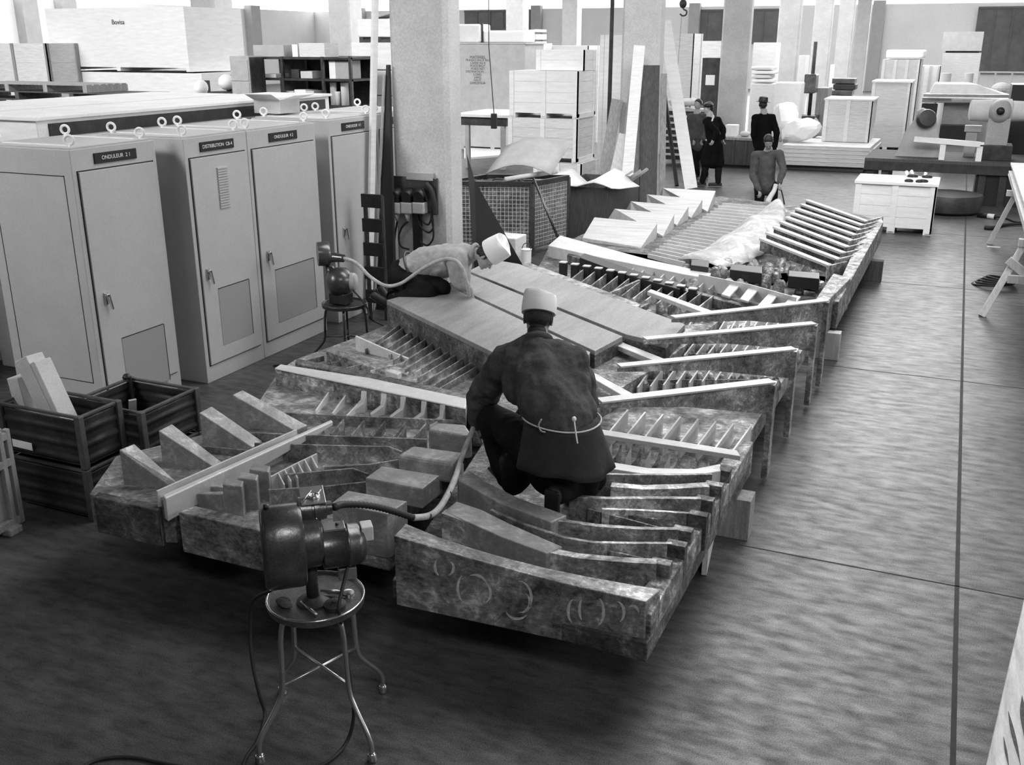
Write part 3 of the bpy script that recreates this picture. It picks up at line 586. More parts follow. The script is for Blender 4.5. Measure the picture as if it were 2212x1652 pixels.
# mesh box (gitter bin) with stained sheet, odds on top, behind the bending man
P0 = Vector((-6.5, 12.6, 0)); P1 = Vector((-5.35, 13.0, 0)); P2 = Vector((-5.15, 13.9, 0)); P3 = P0+(P2-P1)
zt = 1.02
t = thing('mesh_box', 'wire mesh pallet box clad with stained sheet behind the bending man', 'bin', tuple((P0+P2)/2))
Z = Vector((0, 0, 1))
for p in (P0, P1, P2, P3): bm = NB(); box(bm, p.x-0.03, p.x+0.03, p.y-0.03, p.y+0.03, 0, zt); part(t, 'corner_post', bm, M_MOTOR)
for (p, q) in ((P0, P1), (P1, P2), (P2, P3), (P3, P0)):
    bm = NB(); beam(bm, p+Z*zt, q+Z*zt, 0.05, 0.06); part(t, 'top_rail', bm, M_DSTEEL)
    bm = NB(); n = 22
    for i in range(1, n): c = p.lerp(q, i/n); beam(bm, c+Z*0.12, c+Z*zt, 0.006, 0.006, (1, 0.3, 0))
    for i in range(1, 16): z = 0.12+(zt-0.12)*i/16; beam(bm, p+Z*z, q+Z*z, 0.006, 0.006)
    part(t, 'wire_mesh', bm, M_CARDL)
    inn = ((P0+P2)/2-(p+q)/2).normalized()*0.03
    bm = NB(); pp, qq = p+inn, q+inn
    hexa(bm, [pp+Z*0.12, qq+Z*0.12, qq+Z*0.12+inn*0.3, pp+Z*0.12+inn*0.3], [pp+Z*(zt-0.04), qq+Z*(zt-0.04), qq+Z*(zt-0.04)+inn*0.3, pp+Z*(zt-0.04)+inn*0.3]); part(t, 'cladding_sheet', bm, M_CANVAS)
bm = NB(); hexa(bm, [P0+Z*0.1, P1+Z*0.1, P2+Z*0.1, P3+Z*0.1], [P0+Z*(zt-0.1), P1+Z*(zt-0.1), P2+Z*(zt-0.1), P3+Z*(zt-0.1)]); part(t, 'load', bm, M_DARKMETAL)
random.seed(5)
for i in range(14):
    u, v = random.random()*0.75+0.05, random.random()*0.7+0.1; c = P0+(P1-P0)*u+(P3-P0)*v; s = 0.05+random.random()*0.06
    bm = NB(); ellip(bm, (c.x, c.y, zt-0.09+s*0.5), (s*1.4, s, s*0.6), None, 8, 6); solo('scrap_piece', 'small scrap piece lying among others in the mesh box', 'scrap', bm, random.choice([M_DSTEEL, M_CARDL, M_DSTEEL]), 'scrap pieces in the mesh box', True)
# bent cardboard on top
c = P0+(P2-P0)*0.62; gr = []
for i in range(8):
    row = []
    for j in range(5):
        u = i/7; v = j/4; row.append((c.x-0.42+u*0.95, c.y-0.35+v*0.7+0.1*u, zt+0.1+0.14*math.sin(u*3.0)+v*0.32))
    gr.append(row)
bm = NB(); sheet(bm, gr, 0.012); solo('bent_cardboard', 'sheet of bent grey cardboard tilted on top of the mesh box', 'cardboard', bm, M_CARD, smooth=True)
a = atY(1100, 382, 12.4); b = atY(1185, 355, 13.2); bm = NB(); cyl(bm, (P1.x-0.35, P1.y-0.14, zt+0.06), (P1.x+0.15, P1.y+0.55, zt+0.12), 0.035, 10); solo('cardboard_tube', 'pale tube lying across the corner of the mesh box', 'tube', bm, M_CARDL, smooth=True)
p = at(1208, 520, 0.3); bm = NB(); q = atY(1152, 385, 12.9); cyl(bm, (p.x, p.y-0.05, 0.35), q, 0.018, 8); solo('leaning_rod', 'thin rod leaning on the right corner of the mesh box', 'rod', bm, M_MOTOR, smooth=True)
# black sheet leaning beside column, white pot, box
bm = NB(); p0, p1, p2 = (-4.93, 10.3, 0.0), (-4.92, 10.3, 2.0), (-4.6, 11.6, 0.0); 
hexa(bm, [p0, (-4.55, 11.2, 0), (-4.58, 11.22, 0), (-4.96, 10.33, 0)], [(-4.99, 10.2, 1.72), (-4.97, 10.36, 1.4), (-5.0, 10.38, 1.4), (-5.0, 10.23, 1.72)])
solo('black_sheet', 'black triangular sheet leaning at the right foot of the nearest column', 'sheet', bm, M_BLACK)
c = at(1137, 566, 0.42); t = thing('white_pot', 'white enamel pot with wire handle standing by the smooth plates', 'pot', (c.x, c.y, 0.42))
bm = NB(); lathe(bm, (c.x, c.y, 0.42), (0, 0, 1), [(0, 0.05), (0.0, 0.058), (0.145, 0.06), (0.15, 0.065), (0.158, 0.065), (0.16, 0.0)], 24); part(t, 'body', bm, M_PAPER, 'auto')
bm = NB(); tube(bm, [(c.x-0.06, c.y, 0.57), (c.x-0.035, c.y, 0.63), (c.x, c.y, 0.645), (c.x+0.035, c.y, 0.63), (c.x+0.06, c.y, 0.57)], 0.005, 8, 4); part(t, 'wire_handle', bm, M_DSTEEL, True)
c = at(1085, 560, 0.35); bm = NB(); box(bm, c.x-0.18, c.x+0.18, c.y, c.y+0.35, 0.0, 0.62); solo('pale_crate_block', 'pale box behind the paper cap of the bending man', 'box', bm, M_WHITE2, bevel=0.01)
# scrap bin (dark) right of mesh box
a = at(1190, 500, 0.25); b = at(1318, 470, 0.25)
P0 = Vector((-5.0, 14.2, 0)); P1 = Vector((-4.75, 15.0, 0))
t = thing('dark_bin', 'low dark bin with white sheet across its rim, left of the wedge blocks', 'bin', (-5.2, 15.2, 0))
x0_, x1_ = -5.7, atY(1316, 450, 14.6).x
bm = NB(); box(bm, x0_, x1_, 14.6, 14.63, 0, 0.78); part(t, 'front', bm, M_WOODD)
bm = NB(); box(bm, x1_-0.03, x1_, 14.63, 16.2, 0, 0.78); part(t, 'side', bm, M_WOODD)
bm = NB(); box(bm, x0_, x0_+0.03, 14.63, 16.2, 0, 0.78); part(t, 'side', bm, M_WOODD)
bm = NB(); box(bm, x0_, x1_, 16.17, 16.2, 0, 0.78); part(t, 'back', bm, M_WOODD)
bm = NB(); box(bm, x0_+0.03, x1_-0.03, 14.63, 16.17, 0.05, 0.45); part(t, 'contents', bm, M_DARKMETAL)
gr = [[(x0_-0.1+(x1_-x0_+0.3)*i/9, 14.5+0.5*j, 0.84+0.04*math.sin(i*1.3)+0.05*j*math.cos(i)) for j in range(3)] for i in range(10)]
bm = NB(); sheet(bm, gr, 0.015); solo('white_rim_sheet', 'white sheet lying along the front rim of the dark bin', 'sheet', bm, M_PAPER, smooth=True)
for i, (u, v) in enumerate(((0.3, 0.9), (0.45, 1.0), (0.55, 0.8))):
    bm = NB(); beam(bm, (x0_+0.1+u, 15.2+v*0.3, 0.52), (x0_+0.9+u*0.5, 15.5+0.2*i, 0.95), 0.07, 0.03); solo('offcut', ['first', 'second', 'third'][i]+' wooden offcut sticking up from the dark bin, counted from the left', 'offcut', bm, M_WOODM, 'offcuts in the dark bin')
# ================================================================== THE CAST METAL RELIEF, in sections laid on timbers
ZB = 0.28      # underside of the castings
def V(p, z): v = at(p[0], p[1], z); return v
def top_prism(bm, pts, zs, zb):
    # pixel outline of a top surface at real heights zs, walls straight down to zb
    zs = zs if isinstance(zs, (list, tuple)) else [zs]*len(pts)
    t = [V(p, z) for p, z in zip(pts, zs)]; zb = zb if isinstance(zb, (list, tuple)) else [zb]*len(pts)
    hexa(bm, [(v.x, v.y, b) for v, b in zip(t, zb)], t)
def fin_w(bm, P, th, zb):
    # upright plate through world points P (their top edge), thickness th, down to zb
    P = [Vector(p) for p in P]; n = len(P); L = []; R = []
    for i in range(n):
        d = P[min(i+1, n-1)]-P[max(i-1, 0)]; s = Vector((d.y, -d.x, 0)); s = s.normalized()*th/2 if s.length > 1e-6 else Vector((th/2, 0, 0)); L.append(P[i]-s); R.append(P[i]+s)
    zb = zb if isinstance(zb, (list, tuple)) else [zb]*n
    tl = [bm.verts.new(v) for v in L]; tr = [bm.verts.new(v) for v in R]
    bl = [bm.verts.new((v.x, v.y, b)) for v, b in zip(L, zb)]; br = [bm.verts.new((v.x, v.y, b)) for v, b in zip(R, zb)]
    for i in range(n-1):
        face(bm, [tl[i], tr[i], tr[i+1], tl[i+1]]); face(bm, [bl[i], bl[i+1], br[i+1], br[i]])
        face(bm, [tl[i], tl[i+1], bl[i+1], bl[i]]); face(bm, [tr[i+1], tr[i], br[i], br[i+1]])
    face(bm, [tl[0], bl[0], br[0], tr[0]]); face(bm, [tl[-1], tr[-1], br[-1], bl[-1]])
def fin(bm, pts, zs, th, zb):
    zs = zs if isinstance(zs, (list, tuple)) else [zs+0*i for i in range(len(pts))]
    if len(zs) != len(pts): zs = [zs[0]+(zs[-1]-zs[0])*i/(len(pts)-1) for i in range(len(pts))]
    fin_w(bm, [V(p, z) for p, z in zip(pts, zs)], th, zb)
def pfin(root, name, pts, zs, th, zb, m=None, bev=0.002, label=None):
    bm = NB(); fin(bm, pts, zs, th, zb); return part(root, name, bm, m or M_FACE, bevel=bev, label=label)
def pblock(root, name, pts, zs, zb, m=None, bev=0.006, label=None):
    bm = NB(); top_prism(bm, pts, zs, zb); return part(root, name, bm, m or M_FACE, bevel=bev, label=label)
def lerp(a, b, t): return (a[0]+(b[0]-a[0])*t, a[1]+(b[1]-a[1])*t)
SG = 'sections of the cast metal relief'
RX = -0.965
relief = thing('metal_relief', 'huge cast metal relief with ribs and plates lying on timbers across the hall floor', 'metal relief', (-2.6, 9.0, ZB))
def section(name, label):
    o = bpy.data.objects.new(name, None); COL.objects.link(o); o.parent = relief; o['label'] = label; o.empty_display_size = 0.1; return o
# ---------------------------------------------------------------- section 1: front right, long curved ribs
s1 = section('curved_rib_section', 'front right section with long curved ribs and swirl-marked rim')
bm = NB(); hexa(bm, [(-2.28, 3.75, ZB), (RX, 3.72, ZB), (-0.93, 5.95, ZB), (-2.7, 5.95, ZB)], [(-2.28, 3.75, 0.38), (RX, 3.72, 0.38), (-0.93, 5.95, 0.38), (-2.7, 5.95, 0.38)]); part(s1, 'base_plate', bm, M_DARKMETAL, bevel=0.006)
# front rim: curved top surface, thick
ft = [(850, 1157), (925, 1187), (1000, 1215), (1080, 1242), (1160, 1262), (1240, 1279), (1320, 1290), (1395, 1299)]
bt = [(876, 1130), (950, 1160), (1025, 1185), (1100, 1206), (1180, 1226), (1262, 1243), (1345, 1258), (1428, 1272)]
zt = [0.66, 0.64, 0.62, 0.605, 0.59, 0.58, 0.575, 0.57]
F = [V(p, z) for p, z in zip(ft, zt)]; B = [V(p, z-0.01) for p, z in zip(bt, zt)]
# keep the front face on one plane
for i, v in enumerate(F): v.y = F[0].y+(F[-1].y-F[0].y)*i/7
bm = NB(); n = 8
tf = [bm.verts.new(v) for v in F]; tb = [bm.verts.new(v) for v in B]; bf = [bm.verts.new((v.x, v.y, ZB)) for v in F]; bb = [bm.verts.new((v.x, v.y, ZB)) for v in B]
for i in range(n-1):
    face(bm, [tf[i], tf[i+1], tb[i+1], tb[i]]); face(bm, [bf[i], bb[i], bb[i+1], bf[i+1]]); face(bm, [tf[i], bf[i], bf[i+1], tf[i+1]]); face(bm, [tb[i+1], bb[i+1], bb[i], tb[i]])
face(bm, [tf[0], tb[0], bb[0], bf[0]]); face(bm, [tf[-1], bf[-1], bb[-1], tb[-1]])
part(s1, 'front_rim', bm, M_FACE, bevel=0.006)
def arc_mark(root, cx, cy, rx, ry, a0, a1, w=0.010):
    # arc left by the grinding wheel on the front face; cx, cy in pixels on the face plane
    pts = []; n_ = 14; f0, f1 = F[0], F[-1]
    for k in range(n_+1):
        a = math.radians(a0+(a1-a0)*k/n_); px, py = cx+rx*math.cos(a), cy-ry*math.sin(a); d = _ray(px, py)
        nn = Vector((f1.y-f0.y, -(f1.x-f0.x), 0)); o = Vector((0, 0, CAM_H)); t_ = (f0-o).dot(nn)/Vector(d).dot(nn); pts.append(o+Vector(d)*t_)
    nn.normalize(); nn = nn if nn.y < 0 else -nn; gr = []
    for k, p in enumerate(pts):
        q = pts[min(k+1, n_)]-pts[max(k-1, 0)]; s_ = q.cross(nn).normalized()*w*math.sin(math.pi*(k+0.6)/(n_+1.2)); gr.append([p+nn*0.0015-s_, p+nn*0.0015+s_])
    bm = NB(); sheet(bm, gr, 0.0015); part(root, 'swirl_mark', bm, M_SWIRL)
M_SWIRL = brushed('polished_swirl', 0.5, 0.95, rough=0.5, metal=0.1, scale=30)
for q in ((1015, 1270, 26, 36, 130, 240), (1025, 1275, 30, 34, 20, 110), (1040, 1280, 20, 24, -60, 60), (1120, 1290, 28, 36, -70, 90), (1125, 1300, 20, 22, -100, 60), (1118, 1312, 26, 24, 200, 320), (1240, 1320, 12, 26, 100, 250), (1262, 1316, 10, 26, 120, 240), (1290, 1320, 14, 30, -80, 70), (1330, 1322, 18, 24, -60, 80), (1366, 1326, 14, 18, 10, 120), (950, 1222, 10, 20, 140, 260), (966, 1226, 14, 16, -80, 60)):
    arc_mark(s1, *q, 0.007)
# right rim with stepped comb
pr_ = [V((1428, 1272), 0.5), V((1500, 1140), 0.5), V((1560, 1040), 0.5), V((1612, 955), 0.5)]
bm = NB(); hexa(bm, [(RX-0.1, 3.78, ZB), (RX, 3.76, ZB), (-0.93, 5.98, ZB), (-1.05, 5.98, ZB)], [(RX-0.1, 3.78, 0.5), (RX, 3.76, 0.5), (-0.93, 5.98, 0.5), (-1.05, 5.98, 0.5)]); part(s1, 'right_rim', bm, M_ROUGH, bevel=0.008)
def ribpts(y_at_right, xr, y_left, xl, sag): return None
ribs = [  # top edges, right end to left end, height of top
    ([(1418, 1212), (1340, 1208), (1250, 1200), (1160, 1182), (1080, 1152), (1010, 1122), (958, 1104)], [0.58, 0.58, 0.585, 0.6, 0.62, 0.64, 0.66], 0.05),
    ([(1452, 1172), (1370, 1172), (1280, 1170), (1220, 1160), (1130, 1130), (1060, 1100)], [0.57, 0.57, 0.57, 0.575, 0.58, 0.6], 0.022),
    ([(1466, 1141), (1380, 1140), (1290, 1134), (1200, 1121), (1130, 1100), (1078, 1078), (1030, 1050), (992, 1030)], [0.58, 0.58, 0.59, 0.6, 0.62, 0.63, 0.65, 0.66], 0.03),
    ([(1500, 1108), (1440, 1104), (1370, 1100), (1300, 1098)], 0.56, 0.02),
    ([(1514, 1075), (1440, 1074), (1370, 1074), (1310, 1075), (1230, 1070)], 0.58, 0.03),
    ([(1530, 1046), (1460, 1050), (1390, 1052), (1320, 1046)], 0.57, 0.06),
    ([(1538, 1023), (1460, 1024), (1380, 1024), (1309, 1023), (1220, 1012)], 0.58, 0.022)]
for pts, zs, th in ribs:
    pfin(s1, 'curved_rib', pts, zs, th, 0.36)
# wide flat head pieces at left ends
pblock(s1, 'rib_head', [(958, 1104), (1085, 1160), (1180, 1195), (1215, 1180), (1100, 1130), (1040, 1100), (986, 1082)], [0.66, 0.62, 0.6, 0.6, 0.62, 0.64, 0.66], 0.36, M_BLOCK)
pblock(s1, 'rib_head', [(989, 1036), (1080, 1086), (1190, 1128), (1225, 1112), (1120, 1075), (1050, 1040), (1013, 1015)], [0.67, 0.63, 0.61, 0.61, 0.63, 0.65, 0.67], 0.36, M_BLOCK)
pblock(s1, 'slanted_web', [(1100, 1190), (1240, 1228), (1330, 1246), (1360, 1240), (1250, 1215), (1120, 1175)], 0.5, 0.36, M_ROUGH)
pblock(s1, 'slanted_web', [(1300, 1218), (1400, 1235), (1424, 1222), (1330, 1208)], 0.52, 0.36, M_ROUGH)
for a, b in (((1300, 1037), (1440, 1070)), ((1270, 1098), (1430, 1140)), ((1190, 1160), (1390, 1205)), ((1310, 1105), (1420, 1120))): pfin(s1, 'oblique_fin', [a, b], 0.53, 0.012, 0.37, M_ROUGH)
for p in ((1418, 1212), (1452, 1172), (1466, 1141), (1500, 1108), (1514, 1075), (1534, 1044), (1552, 1012)):
    v = V(p, 0.57); bm = NB(); obb(bm, (v.x-0.03, v.y-0.02, 0.37), (0.1, 0, 0), (0, 0.06, 0), (0, 0, 0.2)); part(s1, 'comb_tooth', bm, M_DARKMETAL, bevel=0.004)
pblock(s1, 'bright_bar', [(1278, 990), (1400, 1010), (1500, 1012), (1556, 1001), (1558, 1016), (1500, 1026), (1396, 1024), (1270, 1004)], 0.57, 0.38, M_EDGE)
# row of small pointed fins
for i in range(13):
    x = 1300+i*21; y = 958+i*4.2
    pfin(s1, 'small_fin', [(x, y-6), (x-10, y+16), (x-24, y+34)], [0.56, 0.5, 0.42], 0.016, 0.37, M_EDGE if i % 2 else M_FACE)
bm = NB(); top_prism(bm, [(1290, 925), (1592, 972), (1600, 985), (1285, 936)], 0.58, 0.55); part(s1, 'cross_bar', bm, M_EDGE, bevel=0.004)
# ---------------------------------------------------------------- section 2: front left
s2 = section('spoke_section', 'front left section with four tapered spokes')
pblock(s2, 'deck_plate', [(193, 1066), (345, 1102), (352, 1064), (640, 920), (470, 930), (250, 985)], 0.5, ZB, M_LFACE)
pblock(s2, 'deck_plate', [(378, 1110), (560, 1150), (735, 1185), (880, 1090), (1000, 1000), (985, 905), (612, 889), (540, 930), (352, 1066)], 0.44, 0.34, M_LFACE)
# front faces
pblock(s2, 'front_rim', [(385, 1106), (560, 1146), (650, 1166), (680, 1150), (560, 1122), (420, 1092)], 0.52, 0.281, M_FACE)
pblock(s2, 'front_rim', [(200, 1072), (340, 1102), (352, 1090), (215, 1062)], 0.505, 0.281, M_DARKMETAL)
bm = NB(); a = V((352, 1068), 0.56); obb(bm, (a.x, a.y-0.03, 0.281), (0.07, 0.02, 0), (-0.02, 0.1, 0), (0, 0, 0.279)); part(s2, 'corner_post', bm, M_FACE, bevel=0.006)
# long L-shaped bar
pblock(s2, 'straight_bar', [(350, 1069), (715, 906), (719, 910), (357, 1076)], [0.6, 0.56, 0.56, 0.6], [0.46, 0.53, 0.53, 0.46], M_EDGE)
pfin(s2, 'bar_flange', [(338, 1060), (640, 927)], 0.6, 0.012, 0.44, M_EDGE)
# four tapered spokes
sp = [[(257, 971), (362, 1047), (386, 1044), (290, 958)], [(342, 930), (459, 1007), (480, 998), (371, 915)], [(430, 891), (545, 966), (566, 952), (457, 877)], [(502, 852), (636, 930), (664, 918), (524, 842)]]
for q in sp:
    z0_, z1_ = 0.72, 0.52
    t = [V(q[0], z0_), V(q[1], z1_), V(q[2], z1_), V(q[3], z0_)]
    bm = NB(); hexa(bm, [(v.x, v.y, 0.42) for v in t], t); part(s2, 'tapered_spoke', bm, M_BLOCK, bevel=0.005)
# thin straight fins of the deck
for pts, z, th in (([(612, 891), (760, 898), (985, 907)], 0.51, 0.014), ([(540, 934), (700, 940), (922, 948)], 0.56, 0.014), ([(550, 956), (700, 961), (840, 964), (868, 975)], 0.55, 0.014), ([(430, 962), (545, 973), (560, 968)], 0.54, 0.012), ([(580, 1057), (700, 1050), (790, 1040)], 0.55, 0.012), ([(615, 1024), (700, 1016), (762, 1011), (795, 1023)], 0.56, 0.014), ([(700, 1008), (800, 1002), (860, 992)], 0.53, 0.01)):
    pfin(s2, 'deck_fin', pts, z, th, 0.42, M_LFACE)
pfin(s2, 'deck_fin', [(584, 1029), (640, 1000), (684, 979)], 0.56, 0.01, 0.44, M_EDGE)
for i in range(6): a = lerp((600, 1020), (672, 984), i/5); pfin(s2, 'small_fin', [a, (a[0]+14, a[1]+26)], [0.56, 0.55], 0.008, 0.44, M_EDGE)
for i in range(6): a = lerp((742, 905), (965, 915), i/5); pfin(s2, 'small_fin', [(a[0], a[1]), (a[0]-28, a[1]+32)], [0.55, 0.5], 0.012, 0.43)
for i in range(7): a = lerp((700, 930), (900, 935), i/6); pfin(s2, 'small_fin', [(a[0], a[1]), (a[0]-16, a[1]+20)], [0.52, 0.48], 0.008, 0.43, M_ROUGH)
for i, a in enumerate(((480, 1046), (512, 1032), (538, 1014))):
    z = 0.62; pblock(s2, 'cast_cube', [(a[0], a[1]), (a[0]+42, a[1]+5), (a[0]+46, a[1]-8), (a[0]+8, a[1]-14)], z, 0.42, M_BLOCK)
pblock(s2, 'low_block', [(424, 1066), (480, 1068), (482, 1060), (430, 1062)], 0.54, 0.42, M_BLOCK)
pblock(s2, 'low_block', [(453, 1050), (482, 1052), (484, 1044), (458, 1044)], 0.54, 0.42, M_BLOCK)
pblock(s2, 'machined_block', [(924, 926), (1000, 940), (1020, 938), (1005, 916), (945, 912)], 0.60, 0.44, M_BLOCK, 0.015)
pblock(s2, 'machined_block', [(858, 982), (980, 1002), (1002, 976), (892, 961)], 0.60, 0.47, M_BLOCK, 0.02)
pblock(s2, 'machined_block', [(788, 1032), (912, 1056), (950, 1026), (825, 1006)], 0.62, 0.5, M_BLOCK, 0.008)
pblock(s2, 'machined_block', [(716, 1086), (836, 1110), (880, 1082), (752, 1059)], 0.62, 0.36, M_BLOCK, 0.006)
t = [V((722, 1092), 0.60), V((838, 1116), 0.60)]
bm = NB(); hexa(bm, [(t[0].x, t[0].y, 0.281), (t[1].x, t[1].y, 0.281), (t[1].x-0.02, t[1].y+0.16, 0.281), (t[0].x-0.02, t[0].y+0.16, 0.281)], [(t[0].x, t[0].y, 0.60), (t[1].x, t[1].y, 0.60), (t[1].x-0.02, t[1].y+0.16, 0.60), (t[0].x-0.02, t[0].y+0.16, 0.60)]); part(s2, 'swirl_faced_block', bm, M_FACE, bevel=0.012)
pblock(s2, 'under_block', [(858, 1010), (980, 1030), (1002, 1000), (892, 985)], 0.46, 0.3, M_DARKMETAL)
# ---------------------------------------------------------------- section 3: left middle, heavy beam and fan of fins
s3 = section('fan_section', 'left middle section with heavy beam and fan of thin fins')
pblock(s3, 'deck_plate', [(555, 872), (612, 897), (985, 914), (1040, 860), (600, 805)], 0.455, 0.3, M_LFACE)
pblock(s3, 'deck_plate', [(600, 800), (1010, 868), (1100, 790), (860, 690), (770, 728), (640, 775)], 0.455, 0.3, M_LFACE)
pblock(s3, 'bridge_plate', [(1000, 868), (1100, 780), (1290, 872), (1290, 925), (1020, 905)], 0.5, 0.3, M_LFACE)
pblock(s3, 'heavy_beam', [(593, 795), (800, 838), (1006, 882), (1008, 860), (800, 816), (606, 786)], 0.592, 0.44, M_FACE)
pblock(s3, 'beam_top', [(593, 795), (800, 838), (1006, 882), (1008, 860), (800, 816), (606, 786)], 0.60, 0.588, M_EDGE)
pblock(s3, 'dark_beam', [(637, 783), (800, 818), (1006, 862), (1008, 850), (800, 804), (640, 774)], [0.575]*6, 0.44, M_DARKMETAL)
pblock(s3, 'wedge_fin', [(704, 757), (820, 800), (880, 808), (884, 800), (820, 778), (716, 748)], [0.56, 0.48, 0.47, 0.47, 0.50, 0.56], 0.44, M_FACE)
pfin(s3, 'wedge_fin', [(769, 725), (830, 752), (888, 776)], [0.58, 0.53, 0.48], 0.02, 0.44, M_EDGE)
for i, (x, y) in enumerate(((786, 846), (829, 852), (871, 858), (916, 868), (956, 876))):
    pfin(s3, 'beam_tooth', [(x, y-2), (x-4, y+24), (x-28, y+42)], [0.595, 0.52, 0.47], 0.04, 0.44, M_EDGE)
for (a, b) in (((710, 846), (682, 886)), ((747, 852), (718, 892)), ((782, 862), (746, 900))): pfin(s3, 'small_fin', [a, b], [0.52, 0.48], 0.012, 0.44, M_EDGE)
fr = [(864, 700), (895, 690), (916, 697), (930, 706), (945, 715), (963, 723), (980, 731), (1003, 738), (1017, 746), (1035, 753), (1055, 761), (1066, 770)]
fl = [(816, 742), (820, 743), (836, 751), (852, 757), (866, 763), (884, 776), (898, 790), (900, 806), (905, 826), (940, 833), (978, 846), (1000, 860)]
fl = [(a[0]-75-5.0*i, a[1]+54+2.0*i) for i, a in enumerate(fr)]
for a, b in zip(fr, fl): pfin(s3, 'fan_fin', [a, lerp(a, b, 0.5), b], [0.53, 0.515, 0.50], 0.011, 0.43, M_LFACE)
for i in range(4): a = lerp((640, 782), (800, 800), i/3); pfin(s3, 'small_fin', [a, (a[0]+60, a[1]-14)], [0.5, 0.5], 0.008, 0.43, M_FACE)
pblock(s3, 'small_plate', [(832, 800), (858, 809), (868, 803), (845, 796)], 0.5, 0.44, M_EDGE)
# ---------------------------------------------------------------- sections 4: the three smooth plates
ZP = 0.70
for pts, lab in (([(835, 648), (962, 614), (1275, 760), (1252, 800), (1100, 778)], 'near smooth planed plate with corner pointing left, beneath the bending man'),
                 ([(966, 611), (1008, 588), (1345, 726), (1285, 758)], 'middle smooth planed plate between the two dark slots'),
                 ([(1012, 585), (1062, 560), (1122, 570), (1480, 700), (1440, 742), (1352, 722)], 'far smooth planed plate, edge running beside the white pot')):
    t = [V(p, ZP) for p in pts]; c = sum(t, Vector())/len(t)
    bm = NB(); hexa(bm, [(v.x, v.y, 0.3) for v in t], [(v.x, v.y, 0.66) for v in t]); r = section('smooth_plate', lab)
    part(r, 'plate_body', bm, M_DARKMETAL)
    bm = NB(); hexa(bm, [(v.x, v.y, 0.66) for v in t], t); part(r, 'planed_top', bm, M_PLATE, bevel=0.004)
# ---------------------------------------------------------------- section 5: right middle, four upright side plates and ladders of fins
s5 = section('ladder_section', 'right middle section with four tall side plates standing on edge')
bm = NB(); hexa(bm, [(-2.75, 6.0, ZB), (-1.02, 6.0, ZB), (-0.95, 9.2, ZB), (-2.9, 9.2, ZB)], [(-2.75, 6.0, 0.42), (-1.02, 6.0, 0.42), (-0.95, 9.2, 0.42), (-2.9, 9.2, 0.42)]); part(s5, 'base_plate', bm, M_FACE)
pblock(s5, 'rough_bridge', [(1105, 800), (1285, 872), (1420, 790), (1560, 688), (1470, 704), (1270, 764)], 0.56, 0.42, M_ROUGH)
plates = [((1290, 872), (1478, 848), (1665, 829), (1650, 1015), 0.73), ((1333, 795), (1530, 772), (1713, 757), (1700, 925), 0.73), ((1389, 736), (1570, 716), (1757, 702), (1745, 855), 0.73), ((1450, 689), (1620, 668), (1783, 652), (1775, 825), 0.80)]
for i, (a, m_, b, f_, z) in enumerate(plates):
    pa, pm, pb = V(a, z), V(m_, z), V(b, z)
    th = 0.09 if i == 0 else 0.08
    bm = NB()
    off = Vector((0.0, th, 0))
    zb0 = [z-0.03, z-0.10, z-0.22]
    P = [pa, pm, pb]
    bl = [bm.verts.new((v.x, v.y, q)) for v, q in zip(P, zb0)]; tl = [bm.verts.new(v) for v in P]
    br = [bm.verts.new((v.x+off.x, v.y+off.y, q)) for v, q in zip(P, zb0)]; tr = [bm.verts.new(v+off) for v in P]
    for k in range(2):
        face(bm, [bl[k], bl[k+1], tl[k+1], tl[k]]); face(bm, [br[k+1], br[k], tr[k], tr[k+1]]); face(bm, [tl[k], tl[k+1], tr[k+1], tr[k]]); face(bm, [bl[k+1], bl[k], br[k], br[k+1]])
    face(bm, [bl[2], br[2], tr[2], tl[2]]); face(bm, [bl[0], tl[0], tr[0], br[0]])
    sp_ = part(s5, 'side_plate', bm, M_FACE, bevel=0.005)
    bm = NB(); beam(bm, pa+Vector((0, th/2, 0.006)), pb+Vector((0, th/2, 0.006)), th*0.98, 0.012); part(s5, 'planed_edge', bm, M_EDGE)
    bm = NB(); box(bm, pb.x-0.012, pb.x+0.03, pb.y-0.01, pb.y+th+0.01, 0.04, z-0.005); part(s5, 'end_flange', bm, M_FACE, bevel=0.004)
    # ladder of slanting fins in front of each plate
    x0_, dx_, y0_, dy_, bx_, by_, bd_ = ((1356, 38, 884, 5.0, -40, 48, 1.0), (1375, 28, 803, -3.0, -26, 36, 0.4), (1450, 26, 741, -2.2, -24, 30, 0.2), (1496, 25, 690, -2.2, -17, 27, 0.2))[i]
    for k in range(8 if i == 0 else 9):
        q0 = (x0_+k*dx_, y0_+k*dy_); q1 = (q0[0]+bx_, q0[1]+by_+bd_*k)
        pfin(s5, 'ladder_fin', [q0, lerp(q0, q1, 0.5), q1], [0.545, 0.53, 0.51], 0.012, 0.40, M_EDGE)
    if i:
        pfin(s5, 'long_fin', [(a[0]-30, a[1]+26), lerp((a[0]-30, a[1]+26), (b[0]-70, b[1]+62), 0.5), (b[0]-70, b[1]+62)], 0.5, 0.012, 0.42, M_ROUGH)
        random.seed(i); 
        for k in range(9):
            q = lerp(lerp(a, b, 0.4), (b[0]-40, b[1]+30), k/8); w = V((q[0], q[1]+40), 0.46); bm = NB(); lathe(bm, (w.x, w.y, 0.42), (0.1, -0.2, 1), [(0, 0.05), (0.05, 0.045), (0.09+0.02*random.random(), 0.02), (0.1, 0.0)], 8); part(s5, 'cast_knob', bm, M_ROUGH, True)
